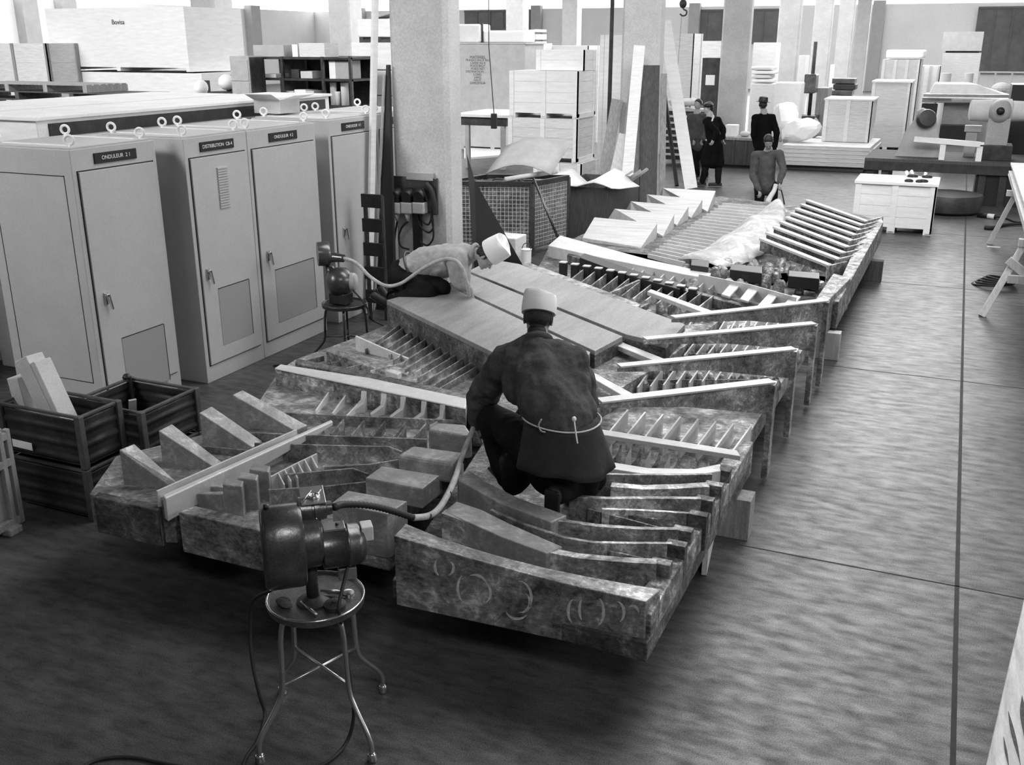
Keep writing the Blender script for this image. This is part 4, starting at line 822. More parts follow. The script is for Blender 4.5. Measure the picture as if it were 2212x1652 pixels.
# bright bars
for q in ([(1398, 629), (1540, 682), (1556, 677), (1406, 624)], [(1340, 667), (1462, 722), (1484, 718), (1350, 661)], [(1268, 720), (1424, 783), (1442, 777), (1280, 713)], [(1272, 812), (1348, 856), (1368, 850), (1276, 800)]):
    pblock(s5, 'bright_bar', q, 0.64, 0.60, M_EDGE)
for a, b in (((1180, 780), (1300, 700)), ((1300, 700), (1400, 655)), ((1250, 760), (1340, 790)), ((1300, 640), (1390, 600))): pfin(s5, 'rough_ridge', [a, lerp(a, b, 0.5), b], 0.55, 0.03, 0.42, M_ROUGH)
random.seed(21)
for k in range(34):   # lumpy cast knobs between plates and smooth panels
    u = random.random(); v = random.random(); q = (1270+u*150+v*150, 800-u*0-v*150+u*40); w = V(q, 0.48)
    if w.x > -1.1 or w.y < 6.1 or w.y > 9.2: continue
    r = 0.025+random.random()*0.035; bm = NB(); lathe(bm, (w.x, w.y, 0.41), (random.uniform(-.3, .3), random.uniform(-.3, .3), 1), [(0, r*1.2), (r*1.4, r), (r*2.2, r*0.5), (r*2.4, 0)], 7); part(s5, 'cast_knob', bm, M_ROUGH)
# ---------------------------------------------------------------- section 6: middle, pegs and dark beams
s6 = section('peg_section', 'middle section with a row of dark square pegs')
pblock(s6, 'base_plate', [(1150, 600), (1485, 712), (1790, 656), (1808, 600), (1480, 560), (1190, 525)], 0.42, ZB, M_DARKMETAL)
pblock(s6, 'rim_beam', [(1128, 572), (1250, 618), (1376, 664), (1384, 656), (1255, 608), (1136, 564)], 0.66, 0.44, M_FACE)
pblock(s6, 'oblique_beam', [(1252, 556), (1360, 596), (1468, 625), (1474, 612), (1365, 582), (1262, 546)], 0.56, 0.42, M_BLACK)
pblock(s6, 'oblique_beam', [(1225, 550), (1400, 606), (1600, 660), (1602, 655), (1400, 598), (1229, 545)], 0.52, 0.42, M_DARKMETAL)
for i in range(12):
    q = lerp((1217, 565), (1497, 622), i/11.0); q = (q[0], q[1]-4*math.sin(i*0.28))
    z = 0.58; w = V(q, z); bm = NB(); box(bm, w.x-0.04, w.x+0.04, w.y-0.035, w.y+0.035, 0.42, z-0.01); pg = part(s6, 'square_peg', bm, M_BLACK, bevel=0.004)
    bm = NB(); box(bm, w.x-0.04, w.x+0.04, w.y-0.035, w.y+0.035, z-0.01, z); part(s6, 'peg_top', bm, M_EDGE)
    q0 = (q[0]+18, q[1]+18); pfin(s6, 'ladder_fin', [(q0[0]+26, q0[1]-2), (q0[0]-20, q0[1]+34)], [0.54, 0.5], 0.014, 0.42, M_FACE)
for i in range(10):
    q = (1366+i*21, 556+i*5); pfin(s6, 'ladder_fin', [q, (q[0]-24, q[1]+24)], [0.55, 0.5], 0.014, 0.42, M_EDGE if i % 3 else M_FACE)
for i, q in enumerate((((1558, 635), (1580, 609), (1600, 614), (1576, 640)), ((1598, 645), (1620, 617), (1642, 621), (1616, 650)), ((1634, 662), (1666, 627), (1684, 632), (1658, 664)), ((1694, 655), (1712, 636), (1730, 640), (1712, 662)))):
    pblock(s6, 'striped_slat', list(q), 0.56, 0.535, M_EDGE)
for q in ([(1492, 572), (1530, 577), (1532, 562), (1494, 560)], [(1577, 582), (1646, 590), (1646, 576), (1579, 570)], [(1703, 596), (1770, 602), (1770, 589), (1704, 584)]):
    pblock(s6, 'dark_box', q, 0.62, 0.5, M_BLACK)
pfin(s6, 'thin_rail', [(1510, 592), (1620, 614), (1720, 642)], 0.6, 0.014, 0.44, M_EDGE)
random.seed(11)
for k in range(40):
    q = (1480+random.random()*310, 586+random.random()*42); w = V(q, 0.46); r = 0.03+random.random()*0.04
    if w.x > -1.0: continue
    bm = NB(); lathe(bm, (w.x, w.y, 0.4), (random.uniform(-.3, .3), random.uniform(-.3, .3), 1), [(0, r*1.2), (r*1.6, r), (r*2.6, r*0.6), (r*2.9, 0)], 7); part(s6, 'cast_knob', bm, M_ROUGH)
pblock(s6, 'corner_block', [(1758, 652), (1790, 648), (1838, 600), (1800, 590)], 0.62, 0.29, M_ROUGH)
# ---------------------------------------------------------------- section 7: far section
s7 = section('slat_section', 'far section with five sawtooth wedges and a fan of bright slats')
pblock(s7, 'base_plate', [(1195, 535), (1480, 590), (1830, 640), (1905, 478), (1850, 462), (1560, 424), (1400, 440)], 0.42, 0.3, M_DARKMETAL)
pblock(s7, 'white_rim', [(1184, 530), (1300, 556), (1478, 592), (1530, 600), (1536, 590), (1400, 560), (1210, 508)], [0.56]*7, 0.34, M_EDGE)
M_WEDGE = mat('planed_pale_metal', 0.6, 0.2, 2.5, 0.5, 0.2, 0.1, (1, 9, 1), fine=0.15)
wed = [[(1258, 513), (1385, 534), (1420, 482), (1284, 469)], [(1315, 470), (1432, 510), (1457, 462), (1328, 451)], [(1353, 451), (1462, 486), (1488, 445), (1363, 435)], [(1389, 436), (1493, 470), (1518, 430), (1398, 420)], [(1427, 418), (1528, 457), (1546, 412), (1432, 406)]]
for q in wed:
    t = [V(q[0], 0.47), V(q[1], 0.44), V(q[2], 0.62), V(q[3], 0.62)]
    bm = NB(); hexa(bm, [(v.x, v.y, 0.36) for v in t], t); part(s7, 'sawtooth_wedge', bm, M_WEDGE, bevel=0.004)
for i in range(20):
    t = i/19; q = lerp((1400, 548), (1560, 438), t); e = lerp((1480, 566), (1690, 448), t); pfin(s7, 'needle_fin', [q, e], [0.47, 0.49], 0.016, 0.42, M_EDGE)
# three white saddle-shaped sheets
def saddle(c0, c1, c2, c3, hz):
    A, B, C, D = V(c0, 0.48), V(c1, 0.48), V(c2, 0.48), V(c3, 0.48); gr = []
    for i in range(9):
        u = i/8; row = []
        for j in range(9):
            v = j/8; p = A.lerp(B, u).lerp(D.lerp(C, u), v); p.z += hz*math.sin(math.pi*v)**0.8*(0.35+0.65*u)+0.02*math.sin(9*u); row.append(p)
        gr.append(row)
    bm = NB(); sheet(bm, gr, 0.015); part(s7, 'curved_shell', bm, M_SHELL, True)
M_SHELL = brushed('white_cast_shell', 0.35, 0.85, rough=0.55, metal=0.2, scale=4, swirl=False)
saddle((1464, 562), (1560, 520), (1620, 568), (1560, 582), 0.16); saddle((1540, 526), (1610, 480), (1668, 530), (1622, 566), 0.2); saddle((1600, 482), (1668, 444), (1700, 484), (1668, 528), 0.2)
sl = [(1743, 433), (1732, 442), (1720, 451), (1710, 461), (1700, 470), (1688, 480), (1674, 491), (1658, 503), (1645, 516)]
sr = [(1870, 478), (1862, 487), (1856, 497), (1846, 508), (1838, 520), (1830, 534), (1822, 547), (1810, 560), (1792, 574)]
for a, b in zip(sl, sr):
    pa, pb = V(a, 0.66), V(b, 0.6); bm = NB(); beam(bm, pa, pb, 0.07, 0.03, (0, 0, 1)); r = part(s7, 'bright_slat', bm, M_EDGE, bevel=0.003)
    bm = NB(); fin_w(bm, [pa-Vector((0, 0, 0.02)), pb-Vector((0, 0, 0.02))], 0.03, 0.52); part(s7, 'slat_web', bm, M_DARKMETAL)
for i in range(9): a = sr[i]; pfin(s7, 'notched_tooth', [(a[0]-4, a[1]), (a[0]+36, a[1]-10)], [0.62, 0.56], 0.03, 0.42, M_ROUGH)
pblock(s7, 'right_rim', [(1796, 648), (1812, 652), (1908, 480), (1904, 468), (1872, 478)], 0.56, 0.29, M_ROUGH)
random.seed(13)
for k in range(26):
    q = (1560+random.random()*230, 560+random.random()*28); w = V(q, 0.46); r = 0.03+random.random()*0.05
    bm = NB(); lathe(bm, (w.x, w.y, 0.4), (random.uniform(-.4, .4), random.uniform(-.3, .3), 1), [(0, r*1.3), (r*1.3, r), (r*2.0, r*0.6), (r*2.2, 0)], 7); part(s7, 'cast_knob', bm, M_ROUGH)
# ---------------------------------------------------------------- timbers under the castings
for i, (y, xr) in enumerate(((5.15, -0.72), (8.9, -0.62), (12.1, -0.5))):
    lab = ['nearest wooden bearer poking out from under the relief', 'second wooden bearer poking out from under the relief, beyond the side plates', 'dark far bearer poking out near the slat fan'][i]
    pass
def bearer(px, lab, m_, w=0.16, h=0.27):
    v = at(px[0], px[1], h); bm = NB(); box(bm, -4.3, v.x, v.y, v.y+w, 0.0, h-0.002); return solo('support_timber', lab, 'timber', bm, m_, 'timbers under the relief', bevel=0.004)
bearer((1622, 1083), 'nearest timber poking out from under the relief at the right', M_WOODM)
bearer((1816, 721), 'second timber poking out beyond the four tall side plates', M_WOOD, 0.12)
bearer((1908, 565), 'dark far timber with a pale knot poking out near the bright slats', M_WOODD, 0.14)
a, b = at(1528, 1245, 0.0), at(1562, 1150, 0.0)
bm = NB(); beam(bm, (a.x-0.02, a.y+0.0, 0.14), (b.x-0.06, b.y+0.0, 0.14), 0.03, 0.27); solo('leaning_board', 'rough pale board on edge on the floor against the right side of the relief', 'board', bm, M_WOOD)
# blocks hidden below the left part carry the castings
for (x, y) in ((-2.2, 4.4), (-3.9, 4.3), (-4.2, 6.0), (-4.5, 7.9), (-2.8, 7.2)):
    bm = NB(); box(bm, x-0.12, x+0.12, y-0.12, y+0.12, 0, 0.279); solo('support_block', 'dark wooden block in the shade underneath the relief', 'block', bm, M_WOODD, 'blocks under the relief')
# ================================================================== STACKING BINS, FRAMED CASE (left edge)
def bin_box(lab, x0, x1, y0, y1, z0, z1, group='corrugated steel stacking bins'):
    t = thing('stacking_bin', lab, 'bin', ((x0+x1)/2, (y0+y1)/2, z0), group)
    def wall(nm, p, q):
        p, q = Vector(p), Vector(q); d = (q-p).normalized(); n = Vector((d.y, -d.x, 0)); bm = NB(); prof = []
        N = 24; gr = []
        for i in range(N+1):
            z = z0+0.03+(z1-z0-0.05)*i/N; o = 0.012*max(0, math.sin(i/N*math.pi*6)); gr.append([p+n*o+Vector((0, 0, z-p.z)), q+n*o+Vector((0, 0, z-q.z))])
        sheet(bm, gr, 0.003); part(t, nm, bm, M_DSTEEL, True)
        bm = NB(); beam(bm, Vector((p.x, p.y, z1)), Vector((q.x, q.y, z1)), 0.022, 0.02); part(t, 'rim', bm, M_BINRIM, bevel=0.004)
    wall('side_wall', (x0, y0, 0), (x1, y0, 0)); wall('side_wall', (x1, y0, 0), (x1, y1, 0)); wall('side_wall', (x1, y1, 0), (x0, y1, 0)); wall('side_wall', (x0, y1, 0), (x0, y0, 0))
    for x, y in ((x0, y0), (x1, y0), (x1, y1), (x0, y1)): bm = NB(); box(bm, x-0.022, x+0.022, y-0.022, y+0.022, z0, z1+0.012); part(t, 'corner_post', bm, M_BINRIM, bevel=0.006)
    bm = NB(); box(bm, x0, x1, y0, y1, z0+0.02, z0+0.03); part(t, 'floor_pan', bm, M_DSTEEL)
    return t
M_BINRIM = mat('worn_bin_edge', 0.13, 0.3, 9, 0.45, 0.5)
bin_box('lower dark stacking bin of the front pair at the left', -5.42, -4.75, 4.2, 4.52, 0.0, 0.34)
b1 = bin_box('upper dark stacking bin of the front pair, a pale block standing in it', -5.42, -4.75, 4.2, 4.52, 0.355, 0.70)
c0 = atY(27, 950, 4.18); c1 = atY(72, 975, 4.18); bm = NB(); obb(bm, (c0.x, 4.176, c1.z+0.01), (c1.x-c0.x, 0, -0.004), (0, 0.002, 0), (0.0, 0, c0.z-c1.z)); part(b1, 'paper_label', bm, M_PAPER)
bin_box('lower dark stacking bin of the rear pair beside the spokes', -5.2, -4.62, 4.58, 5.1, 0.0, 0.30)
b2 = bin_box('upper empty dark stacking bin of the rear pair beside the spokes', -5.2, -4.62, 4.58, 5.1, 0.315, 0.62)
p = Vector((-5.02, 4.36, 0.42)); d = Vector((-0.28, 0.03, 0.56))
for i, (dx, w) in enumerate(((0.0, 0.12), (0.065, 0.045))):
    bm = NB(); o = p+Vector((dx+(0.03 if i else 0), -0.02, 0)); beam(bm, o, o+d*(0.98 if i else 1.0), w, 0.13, (0, 1, 0)); solo('pale_block', ['thick pale block standing tilted in the front upper bin', 'thin pale strip standing tilted against the thick block in the bin'][i], 'block', bm, M_CARDL, bevel=0.006)
p = Vector((-5.34, 4.36, 0.42)); bm = NB(); beam(bm, p, p+Vector((-0.06, 0, 0.42)), 0.1, 0.12, (0, 1, 0)); solo('pale_block', 'second pale block at the left edge of the front upper bin', 'block', bm, M_CARDL, bevel=0.006)
bm = NB(); beam(bm, (-4.98, 4.85, 0.36), (-4.9, 4.8, 0.6), 0.05, 0.015); solo('offcut', 'small pale offcut standing inside the rear upper bin', 'offcut', bm, M_CARD)
bm = NB(); lathe(bm, (-5.19, 5.06, 0.635), (0, 0, 1), [(0, 0.03), (0.01, 0.032), (0.03, 0.02), (0.035, 0)], 14); part(b2, 'corner_knob', bm, M_BLACK, True)
# framed case at the left edge
A = at(48, 1136); B = at(-90, 1215); A.z = B.z = 0; h = 0.66; d = (B-A); n = Vector((d.y, -d.x, 0)).normalized()
if n.x < 0: n = -n
t = thing('framed_case', 'grey panelled case with wooden frame cut by the left edge, beside the front bins', 'case', tuple((A+B)/2))
bm = NB(); obb(bm, A-n*0.03+Vector((0, 0, 0.03)), d, -n*0.3, (0, 0, h-0.03)); part(t, 'panel', bm, M_CARD)
Z = Vector((0, 0, 1))
for p_, q_ in ((A+Z*0.06, B+Z*0.06), (A+Z*(h-0.04), B+Z*(h-0.04)), (A+Z*0.45, B+Z*0.45)): bm = NB(); beam(bm, p_, q_, 0.035, 0.05); part(t, 'frame_rail', bm, M_WOODM, bevel=0.005)
for p_ in (A, A+d*0.12, B): bm = NB(); beam(bm, p_+Z*0.03, p_+Z*h, 0.035, 0.035, n); part(t, 'frame_post', bm, M_WOODM, bevel=0.005)
for p_ in (A+d*0.1, B-d*0.1): bm = NB(); obb(bm, p_-n*0.1, d.normalized()*0.1, n*0.16, (0, 0, 0.05)); part(t, 'foot_block', bm, M_WOODM, bevel=0.01)
# ================================================================== STOOLS AND GRINDER MOTORS
def stool(lab, cx, cy, zs, ang, m_):
    t = thing('round_stool', lab, 'stool', (cx, cy, 0), 'round steel stools'); r = 0.205
    bm = NB(); lathe(bm, (cx, cy, zs-0.03), (0, 0, 1), [(0, 0.19), (0.004, r), (0.034, r+0.004), (0.036, r-0.004), (0.022, r-0.012), (0.02, 0)], 40); part(t, 'seat', bm, m_[0], 'auto')
    bm = NB(); torus(bm, (cx, cy, zs+0.004), (0, 0, 1), r, 0.005, 48, 8); part(t, 'seat_rim', bm, m_[1], True)
    for k in range(4):
        a = ang+k*math.pi/2; u = Vector((math.cos(a), math.sin(a), 0)); c = Vector((cx, cy, 0))
        pts = [c+u*0.10+Z*(zs-0.035), c+u*0.165+Z*(zs-0.05), c+u*0.185+Z*(zs-0.12), c+u*0.19+Z*(zs*0.7), c+u*0.20+Z*(zs*0.45), c+u*0.235+Z*(zs*0.34), c+u*0.31+Z*(zs*0.2), c+u*0.335+Z*(zs*0.12), c+u*0.335+Z*0.03]
        bm = NB(); tube(bm, pts, 0.0115, 12, 5); lg = part(t, 'leg', bm, m_[2], True)
        bm = NB(); e = pts[-1]; lathe(bm, (e.x, e.y, 0), (0, 0, 1), [(0, 0.017), (0.004, 0.022), (0.035, 0.02), (0.045, 0.014)], 16); part(lg, 'foot_cap', bm, m_[3], True)
    for k in range(2):
        a = ang+k*math.pi/2; u = Vector((math.cos(a), math.sin(a), 0)); c = Vector((cx, cy, zs*0.47+0.005*k)); bm = NB(); cyl(bm, c-u*0.197, c+u*0.197, 0.0075, 10); part(t, 'cross_brace', bm, m_[2], True)
    return t
E_ = at(680, 1290, 0.66)
S1 = (E_.x, E_.y)
f1, f2 = at(556, 1648), at(838, 1487)
an = math.atan2(f2.y-f1.y, f2.x-f1.x)
M_SEAT = mat('worn_seat_plate', 0.16, 0.5, 7, 0.4, 0.7, 0.1, fine=0.3)
cs = ((f1.x+f2.x)/2, (f1.y+f2.y)/2)
stool('round steel stool carrying the big grinder motor in the foreground', cs[0]*0.4+S1[0]*0.6, cs[1]*0.4+S1[1]*0.6, 0.66, an, (M_SEAT, M_CHROME, M_STEEL, M_CHROME))
SX, SY = cs[0]*0.4+S1[0]*0.6, cs[1]*0.4+S1[1]*0.6
AX = Vector((0.769, 0.640, 0)).normalized(); TP = Vector((-AX.y, AX.x, 0))
def motor1():
    c = at(566, 1186, 0.93); r0 = thing('grinder_motor', 'big belt-housed grinder motor standing on the foreground stool', 'grinder motor', (SX, SY, 0.66))
    R_ = 0.172
    # flat-sided oval belt housing: hull of two discs
    bm = NB(); prof = []
    n = 40; ring = []
    for k in range(n):
        a = 2*math.pi*k/n; y = math.cos(a)*R_*0.86; z = math.sin(a)*R_*1.05; ring.append(TP*y+Z*z)
    def loop(d, s): return [bm.verts.new(c+AX*d+v*s) for v in ring]
    L = [loop(0, 0.90), loop(0.008, 0.97), loop(0.02, 1.0), loop(0.15, 1.0), loop(0.165, 0.97), loop(0.17, 0.9)]
    for i in range(5):
        for k in range(n): face(bm, [L[i][k], L[i][(k+1) % n], L[i+1][(k+1) % n], L[i+1][k]])
    face(bm, L[0][::-1]); face(bm, L[-1]); part(r0, 'belt_housing', bm, M_MOTOR, 'auto')
    c2 = c+AX*0.17+Z*(-0.0)
    bm = NB(); lathe(bm, c2+Z*0.01, AX, [(0, 0.115), (0.02, 0.112), (0.06, 0.108), (0.075, 0.09), (0.076, 0.0)], 32); part(r0, 'end_cover', bm, M_MOTOR, 'auto')
    m0 = c2+AX*0.07-Z*0.03
    bm = NB(); lathe(bm, m0, AX, [(0, 0.085), (0.005, 0.09), (0.10, 0.09), (0.105, 0.094), (0.112, 0.094), (0.117, 0.09), (0.15, 0.088), (0.175, 0.07), (0.185, 0.04), (0.187, 0)], 36); part(r0, 'motor_body', bm, M_MOTOR, 'auto')
    bm = NB(); o = m0+AX*0.01+Z*0.085-TP*0.035; obb(bm, o, AX*0.09, TP*0.07, Z*0.012); part(r0, 'rating_plate', bm, M_STEEL, bevel=0.002)
    bm = NB(); cyl(bm, m0+AX*0.07+Z*0.097, m0+AX*0.07+Z*0.105, 0.008, 10); part(r0, 'bolt', bm, M_BLACK, True)
    bm = NB(); o = m0+AX*0.165+Z*0.02-TP*0.035; obb(bm, o, AX*0.05, TP*0.07, Z*0.065); part(r0, 'terminal_box', bm, M_CARDL, bevel=0.005)
    # upper gearbox with shaft outlet
    g0 = c2+Z*0.135+TP*0.03
    bm = NB(); lathe(bm, g0-AX*0.01, AX, [(0, 0.06), (0.05, 0.058), (0.052, 0.05), (0.06, 0.05), (0.062, 0.056), (0.085, 0.054), (0.087, 0.045), (0.11, 0.043), (0.113, 0.03), (0.135, 0.028), (0.137, 0)], 28); gb = part(r0, 'gearbox', bm, M_MOTOR, 'auto')
    for k in range(8):
        a = k*math.pi/4+0.3; q = g0+AX*0.055+(TP*math.cos(a)+Z*math.sin(a))*0.054; ax_ = (TP*math.cos(a)+Z*math.sin(a)); bm = NB(); cyl(bm, q-ax_*0.004, q+ax_*0.004, 0.004, 8); part(gb, 'screw', bm, M_CHROME, True)
    bm = NB(); obb(bm, g0+AX*0.0+Z*0.045-TP*0.05, AX*0.1, TP*0.13+Z*0.02, Z*0.006); tr = part(r0, 'tool_tray', bm, M_STEEL, bevel=0.002)
    bm = NB(); torus(bm, g0+AX*0.055+Z*0.062, Z, 0.02, 0.006, 18, 8); part(tr, 'ring', bm, M_CHROME, True)
    for k in range(2): bm = NB(); cyl(bm, g0+AX*(0.01+0.04*k)+Z*0.062-TP*0.03, g0+AX*(0.05+0.04*k)+Z*0.064+TP*0.05, 0.003, 8); part(tr, 'pin', bm, M_CHROME, True)
    bm = NB(); b0 = c2+AX*0.02; cyl(bm, (b0.x, b0.y, 0.66), (b0.x, b0.y, b0.z-0.06), 0.026, 18); part(r0, 'post', bm, M_DSTEEL, True)
    bm = NB(); lathe(bm, (b0.x, b0.y, 0.652), (0, 0, 1), [(0, 0.07), (0.008, 0.07), (0.012, 0.05), (0.03, 0.03), (0.03, 0)], 24); part(r0, 'post_foot', bm, M_DSTEEL, 'auto')
    bm = NB(); o = m0+AX*0.06-Z*0.14; obb(bm, o-TP*0.05, AX*0.075, TP*0.06, Z*0.055); part(r0, 'switch_box', bm, M_STEEL, bevel=0.004)
    bm = NB(); cyl(bm, c+AX*0.03+Z*(R_*1.04), c+AX*0.03+Z*(R_*1.04+0.018), 0.012, 12); part(r0, 'oil_cap', bm, M_BLACK, True)
    return g0+AX*0.137, m0
OUT1, MO1 = motor1()
# things lying on the tray of the seat
def disc_at(px, py, z, prof, name, lab, cat, m_):
    c = at(px, py, z); bm = NB(); lathe(bm, (c.x, c.y, z), (0, 0, 1), prof, 28); return solo(name, lab, cat, bm, m_, 'tools on the foreground stool', 'auto')
ZS = 0.652
disc_at(724, 1312, ZS, [(0, 0.045), (0.02, 0.047), (0.024, 0.03), (0.03, 0.012), (0.034, 0.012), (0.035, 0)], 'grinding_disc', 'dark grinding disc lying flat at the front of the stool seat', 'disc', M_DSTEEL)
disc_at(752, 1283, ZS, [(0, 0.026), (0.010, 0.026), (0.012, 0.012), (0.012, 0.0)], 'steel_washer', 'bright ring washer at the right side of the stool seat', 'washer', M_CHROME)
disc_at(752, 1283, ZS+0.0125, [(0, 0.01), (0.001, 0.0)], 'washer_core', 'dark bore of the bright washer on the stool seat', 'hole', M_BLACK)
def rod_at(a, b, r, name, lab, m_): 
    p, q = at(a[0], a[1], ZS+r), at(b[0], b[1], ZS+r); bm = NB(); cyl(bm, p, q, r, 10); return solo(name, lab, 'tool', bm, m_, 'tools on the foreground stool', True)
rod_at((692, 1274), (735, 1277), 0.006, 'steel_pin', 'upper one of two parallel steel pins on the stool seat', M_STEEL)
rod_at((690, 1288), (746, 1291), 0.006, 'steel_pin', 'lower one of two parallel steel pins on the stool seat', M_DSTEEL)
rod_at((650, 1300), (684, 1328), 0.007, 'flat_file', 'short pale file lying slanted on the front of the stool seat', M_STEEL)
c = at(622, 1306, ZS); bm = NB(); [ellip(bm, (c.x+random.uniform(-.03, .03), c.y+random.uniform(-.02, .02), ZS+0.012), (0.03, 0.02, 0.012)) for _ in range(5)]; solo('oily_rag', 'crumpled oily rag at the left of the stool seat', 'rag', bm, M_GREYC, smooth=True)
# second stool and motor by the cabinets
E2 = at(744, 655, 0.60); stool('dark round stool carrying the round motor near the cabinets', E2.x, E2.y, 0.60, 0.5, (M_DSTEEL, M_MOTOR, M_MOTOR, M_DSTEEL))
t = thing('grinder_motor', 'small round-bodied grinder motor on the dark stool near the cabinets', 'grinder motor', (E2.x, E2.y, 0.60))
def s2p(px, py): return atY(px, py, E2.y)
cb = s2p(735, 608); bm = NB(); lathe(bm, cb-AX*0.13, AX, [(0, 0.03), (0.02, 0.09), (0.06, 0.125), (0.13, 0.135), (0.19, 0.125), (0.215, 0.105), (0.22, 0)], 30); part(t, 'motor_body', bm, M_MOTOR, 'auto')
bm = NB(); lathe(bm, cb+AX*0.07-TP*0.03, AX-TP*0.5, [(0, 0.085), (0.05, 0.085), (0.07, 0.075), (0.08, 0.05), (0.085, 0)], 26); part(t, 'end_cap', bm, M_CARD, 'auto')
bm = NB(); box(bm, cb.x-0.09, cb.x+0.09, cb.y-0.07, cb.y+0.07, 0.6, cb.z-0.1); part(t, 'foot', bm, M_DSTEEL, bevel=0.01)
g = s2p(700, 548); bm = NB(); lathe(bm, g-AX*0.06, AX, [(0, 0.11), (0.09, 0.115), (0.11, 0.105), (0.11, 0.07), (0.06, 0.06), (0.06, 0)], 28); part(t, 'belt_housing', bm, M_MOTOR, 'auto')
bm = NB(); g2 = s2p(712, 556); tube(bm, [g2, s2p(726, 556), s2p(742, 558)], [0.05, 0.036], 16); part(t, 'shaft_socket', bm, M_MOTOR, 'auto')
bm = NB(); tube(bm, [s2p(712, 575), s2p(714, 600)], 0.04, 14); part(t, 'neck', bm, M_MOTOR, True)
bm = NB(); ln = [s2p(755, 620), s2p(775, 640), s2p(793, 665), s2p(803, 690), at(835, 712, 0.02), at(800, 760, 0.012), at(700, 780, 0.012), at(590, 790, 0.012)]
tube(bm, ln, 0.009, 8, 6); solo('power_cable', 'black cable dropping from the small motor to the floor and along the cabinets', 'cable', bm, M_RUBBER, smooth=True)
# ================================================================== FLEXIBLE SHAFTS AND CABLES
fl = [OUT1, at(745, 1089, 1.02), at(800, 1092, 0.98), at(850, 1104, 0.92), at(892, 1118, 0.86)]
t = thing('flexible_shaft', 'thick flexible shaft running from the foreground motor to the kneeling man', 'flexible shaft', tuple(OUT1))
bm = NB(); tube(bm, spline(fl, 14), 0.0165, 12, ripple=0.22); part(t, 'ribbed_hose', bm, M_RUBBER, True)
bm = NB(); f2_ = [fl[-1], at(925, 1114, 0.82), at(948, 1098, 0.8), at(968, 1066, 0.8), at(984, 1030, 0.8), atY(1000, 980, 4.72), atY(1014, 945, 4.85), atY(1022, 925, 4.93)]
tube(bm, f2_, 0.0155, 12, 8); part(t, 'pale_sleeve', bm, M_HOSE, True)
for q in (f2_[3], f2_[1]): 
    bm = NB(); ellip(bm, q, (0.019, 0.019, 0.014)); part(t, 'tape_wrap', bm, M_DSTEEL, True)
f3 = [s2p(742, 558), s2p(760, 563), s2p(778, 576), s2p(800, 598), s2p(833, 617), atY(866, 612, 7.75), atY(896, 592, 7.8), atY(925, 573, 7.82), atY(958, 560, 7.84), atY(985, 563, 7.84), atY(1001, 585, 7.84), atY(1009, 615, 7.86), atY(1014, 640, 7.9)]
t = thing('flexible_shaft', 'thin flexible shaft looping from the small motor over the arm of the bending man', 'flexible shaft', tuple(f3[0]))
bm = NB(); tube(bm, f3, 0.0165, 10, 6); part(t, 'pale_sleeve', bm, M_HOSE, True)
def cable(lab, pts, r=0.008, k=7):
    bm = NB(); tube(bm, pts, r, 8, k); return solo('power_cable', lab, 'cable', bm, M_RUBBER, 'black power cables', True)
cable('black cable hanging from the foreground motor past the stool seat and looping to the floor', [MO1+AX*0.12-Z*0.05, at(733, 1300, 0.72), at(735, 1332, 0.65), at(742, 1380, 0.5), at(757, 1470, 0.28), at(764, 1545, 0.14), at(750, 1600, 0.03), at(715, 1640, 0.01), at(660, 1668, 0.009), at(600, 1690, 0.009)])
cable('black cable hanging at the left of the foreground stool behind its leg', [at(585, 1275, 0.70), at(545, 1300, 0.55), at(540, 1360, 0.4), at(545, 1430, 0.26), at(560, 1500, 0.12), at(572, 1545, 0.02), at(556, 1600, 0.009), at(530, 1640, 0.009), at(515, 1700, 0.009)])
cable('black cable curving across the floor at the bottom left edge', [at(150, 1680, 0.008), at(195, 1647, 0.008), at(240, 1636, 0.008), at(290, 1636, 0.008), at(350, 1648, 0.008), at(430, 1665, 0.008), at(470, 1690, 0.008)])
# ================================================================== COLUMN SWITCH BOX, BOARDS AT COLUMN
YC = 9.78
def cp(px, py): return atY(px, py, YC-0.02)
t = thing('switch_panel', 'grey board with three black sockets and looped cables on the nearest column', 'switch panel', tuple(cp(897, 425)))
a, b = cp(851, 455), cp(944, 385); bm = NB(); box(bm, a.x, b.x, YC-0.03, YC-0.002, a.z, b.z); part(t, 'back_board', bm, M_MOTOR, bevel=0.004)
a, b = cp(880, 387), cp(936, 378); bm = NB(); box(bm, a.x, b.x, YC-0.05, YC-0.002, a.z, b.z+0.02); part(t, 'top_box', bm, M_CARD, bevel=0.004)
for (x0_, x1_) in ((851, 872), (876, 897), (901, 924)):
    a, b = cp(x0_, 458), cp(x1_, 402); w = b.x-a.x
    bm = NB(); box(bm, a.x, b.x, YC-0.13, YC-0.03, a.z, a.z+(b.z-a.z)*0.42); so = part(t, 'socket_housing', bm, M_CARDL, bevel=0.012)
    bm = NB(); lathe(bm, (a.x+w/2, YC-0.03, a.z+(b.z-a.z)*0.72), (0, -1, -0.25), [(0, w*0.52), (0.08, w*0.52), (0.1, w*0.42), (0.1, 0)], 20); bx_ = part(so, 'socket_cap', bm, M_BLACK, 'auto')
    bm = NB(); box(bm, a.x+0.01, b.x-0.01, YC-0.12, YC-0.03, a.z+(b.z-a.z)*0.42, a.z+(b.z-a.z)*0.78); part(so, 'socket_body', bm, M_BLACK, bevel=0.008)
for x in (863, 886):
    a, b = cp(x, 458), cp(x, 476); bm = NB(); lathe(bm, (a.x, YC-0.08, b.z), (0, 0, 1), [(0, 0.012), (a.z-b.z, 0.04), (a.z-b.z, 0)], 14); part(t, 'plug', bm, M_CARDL, True)
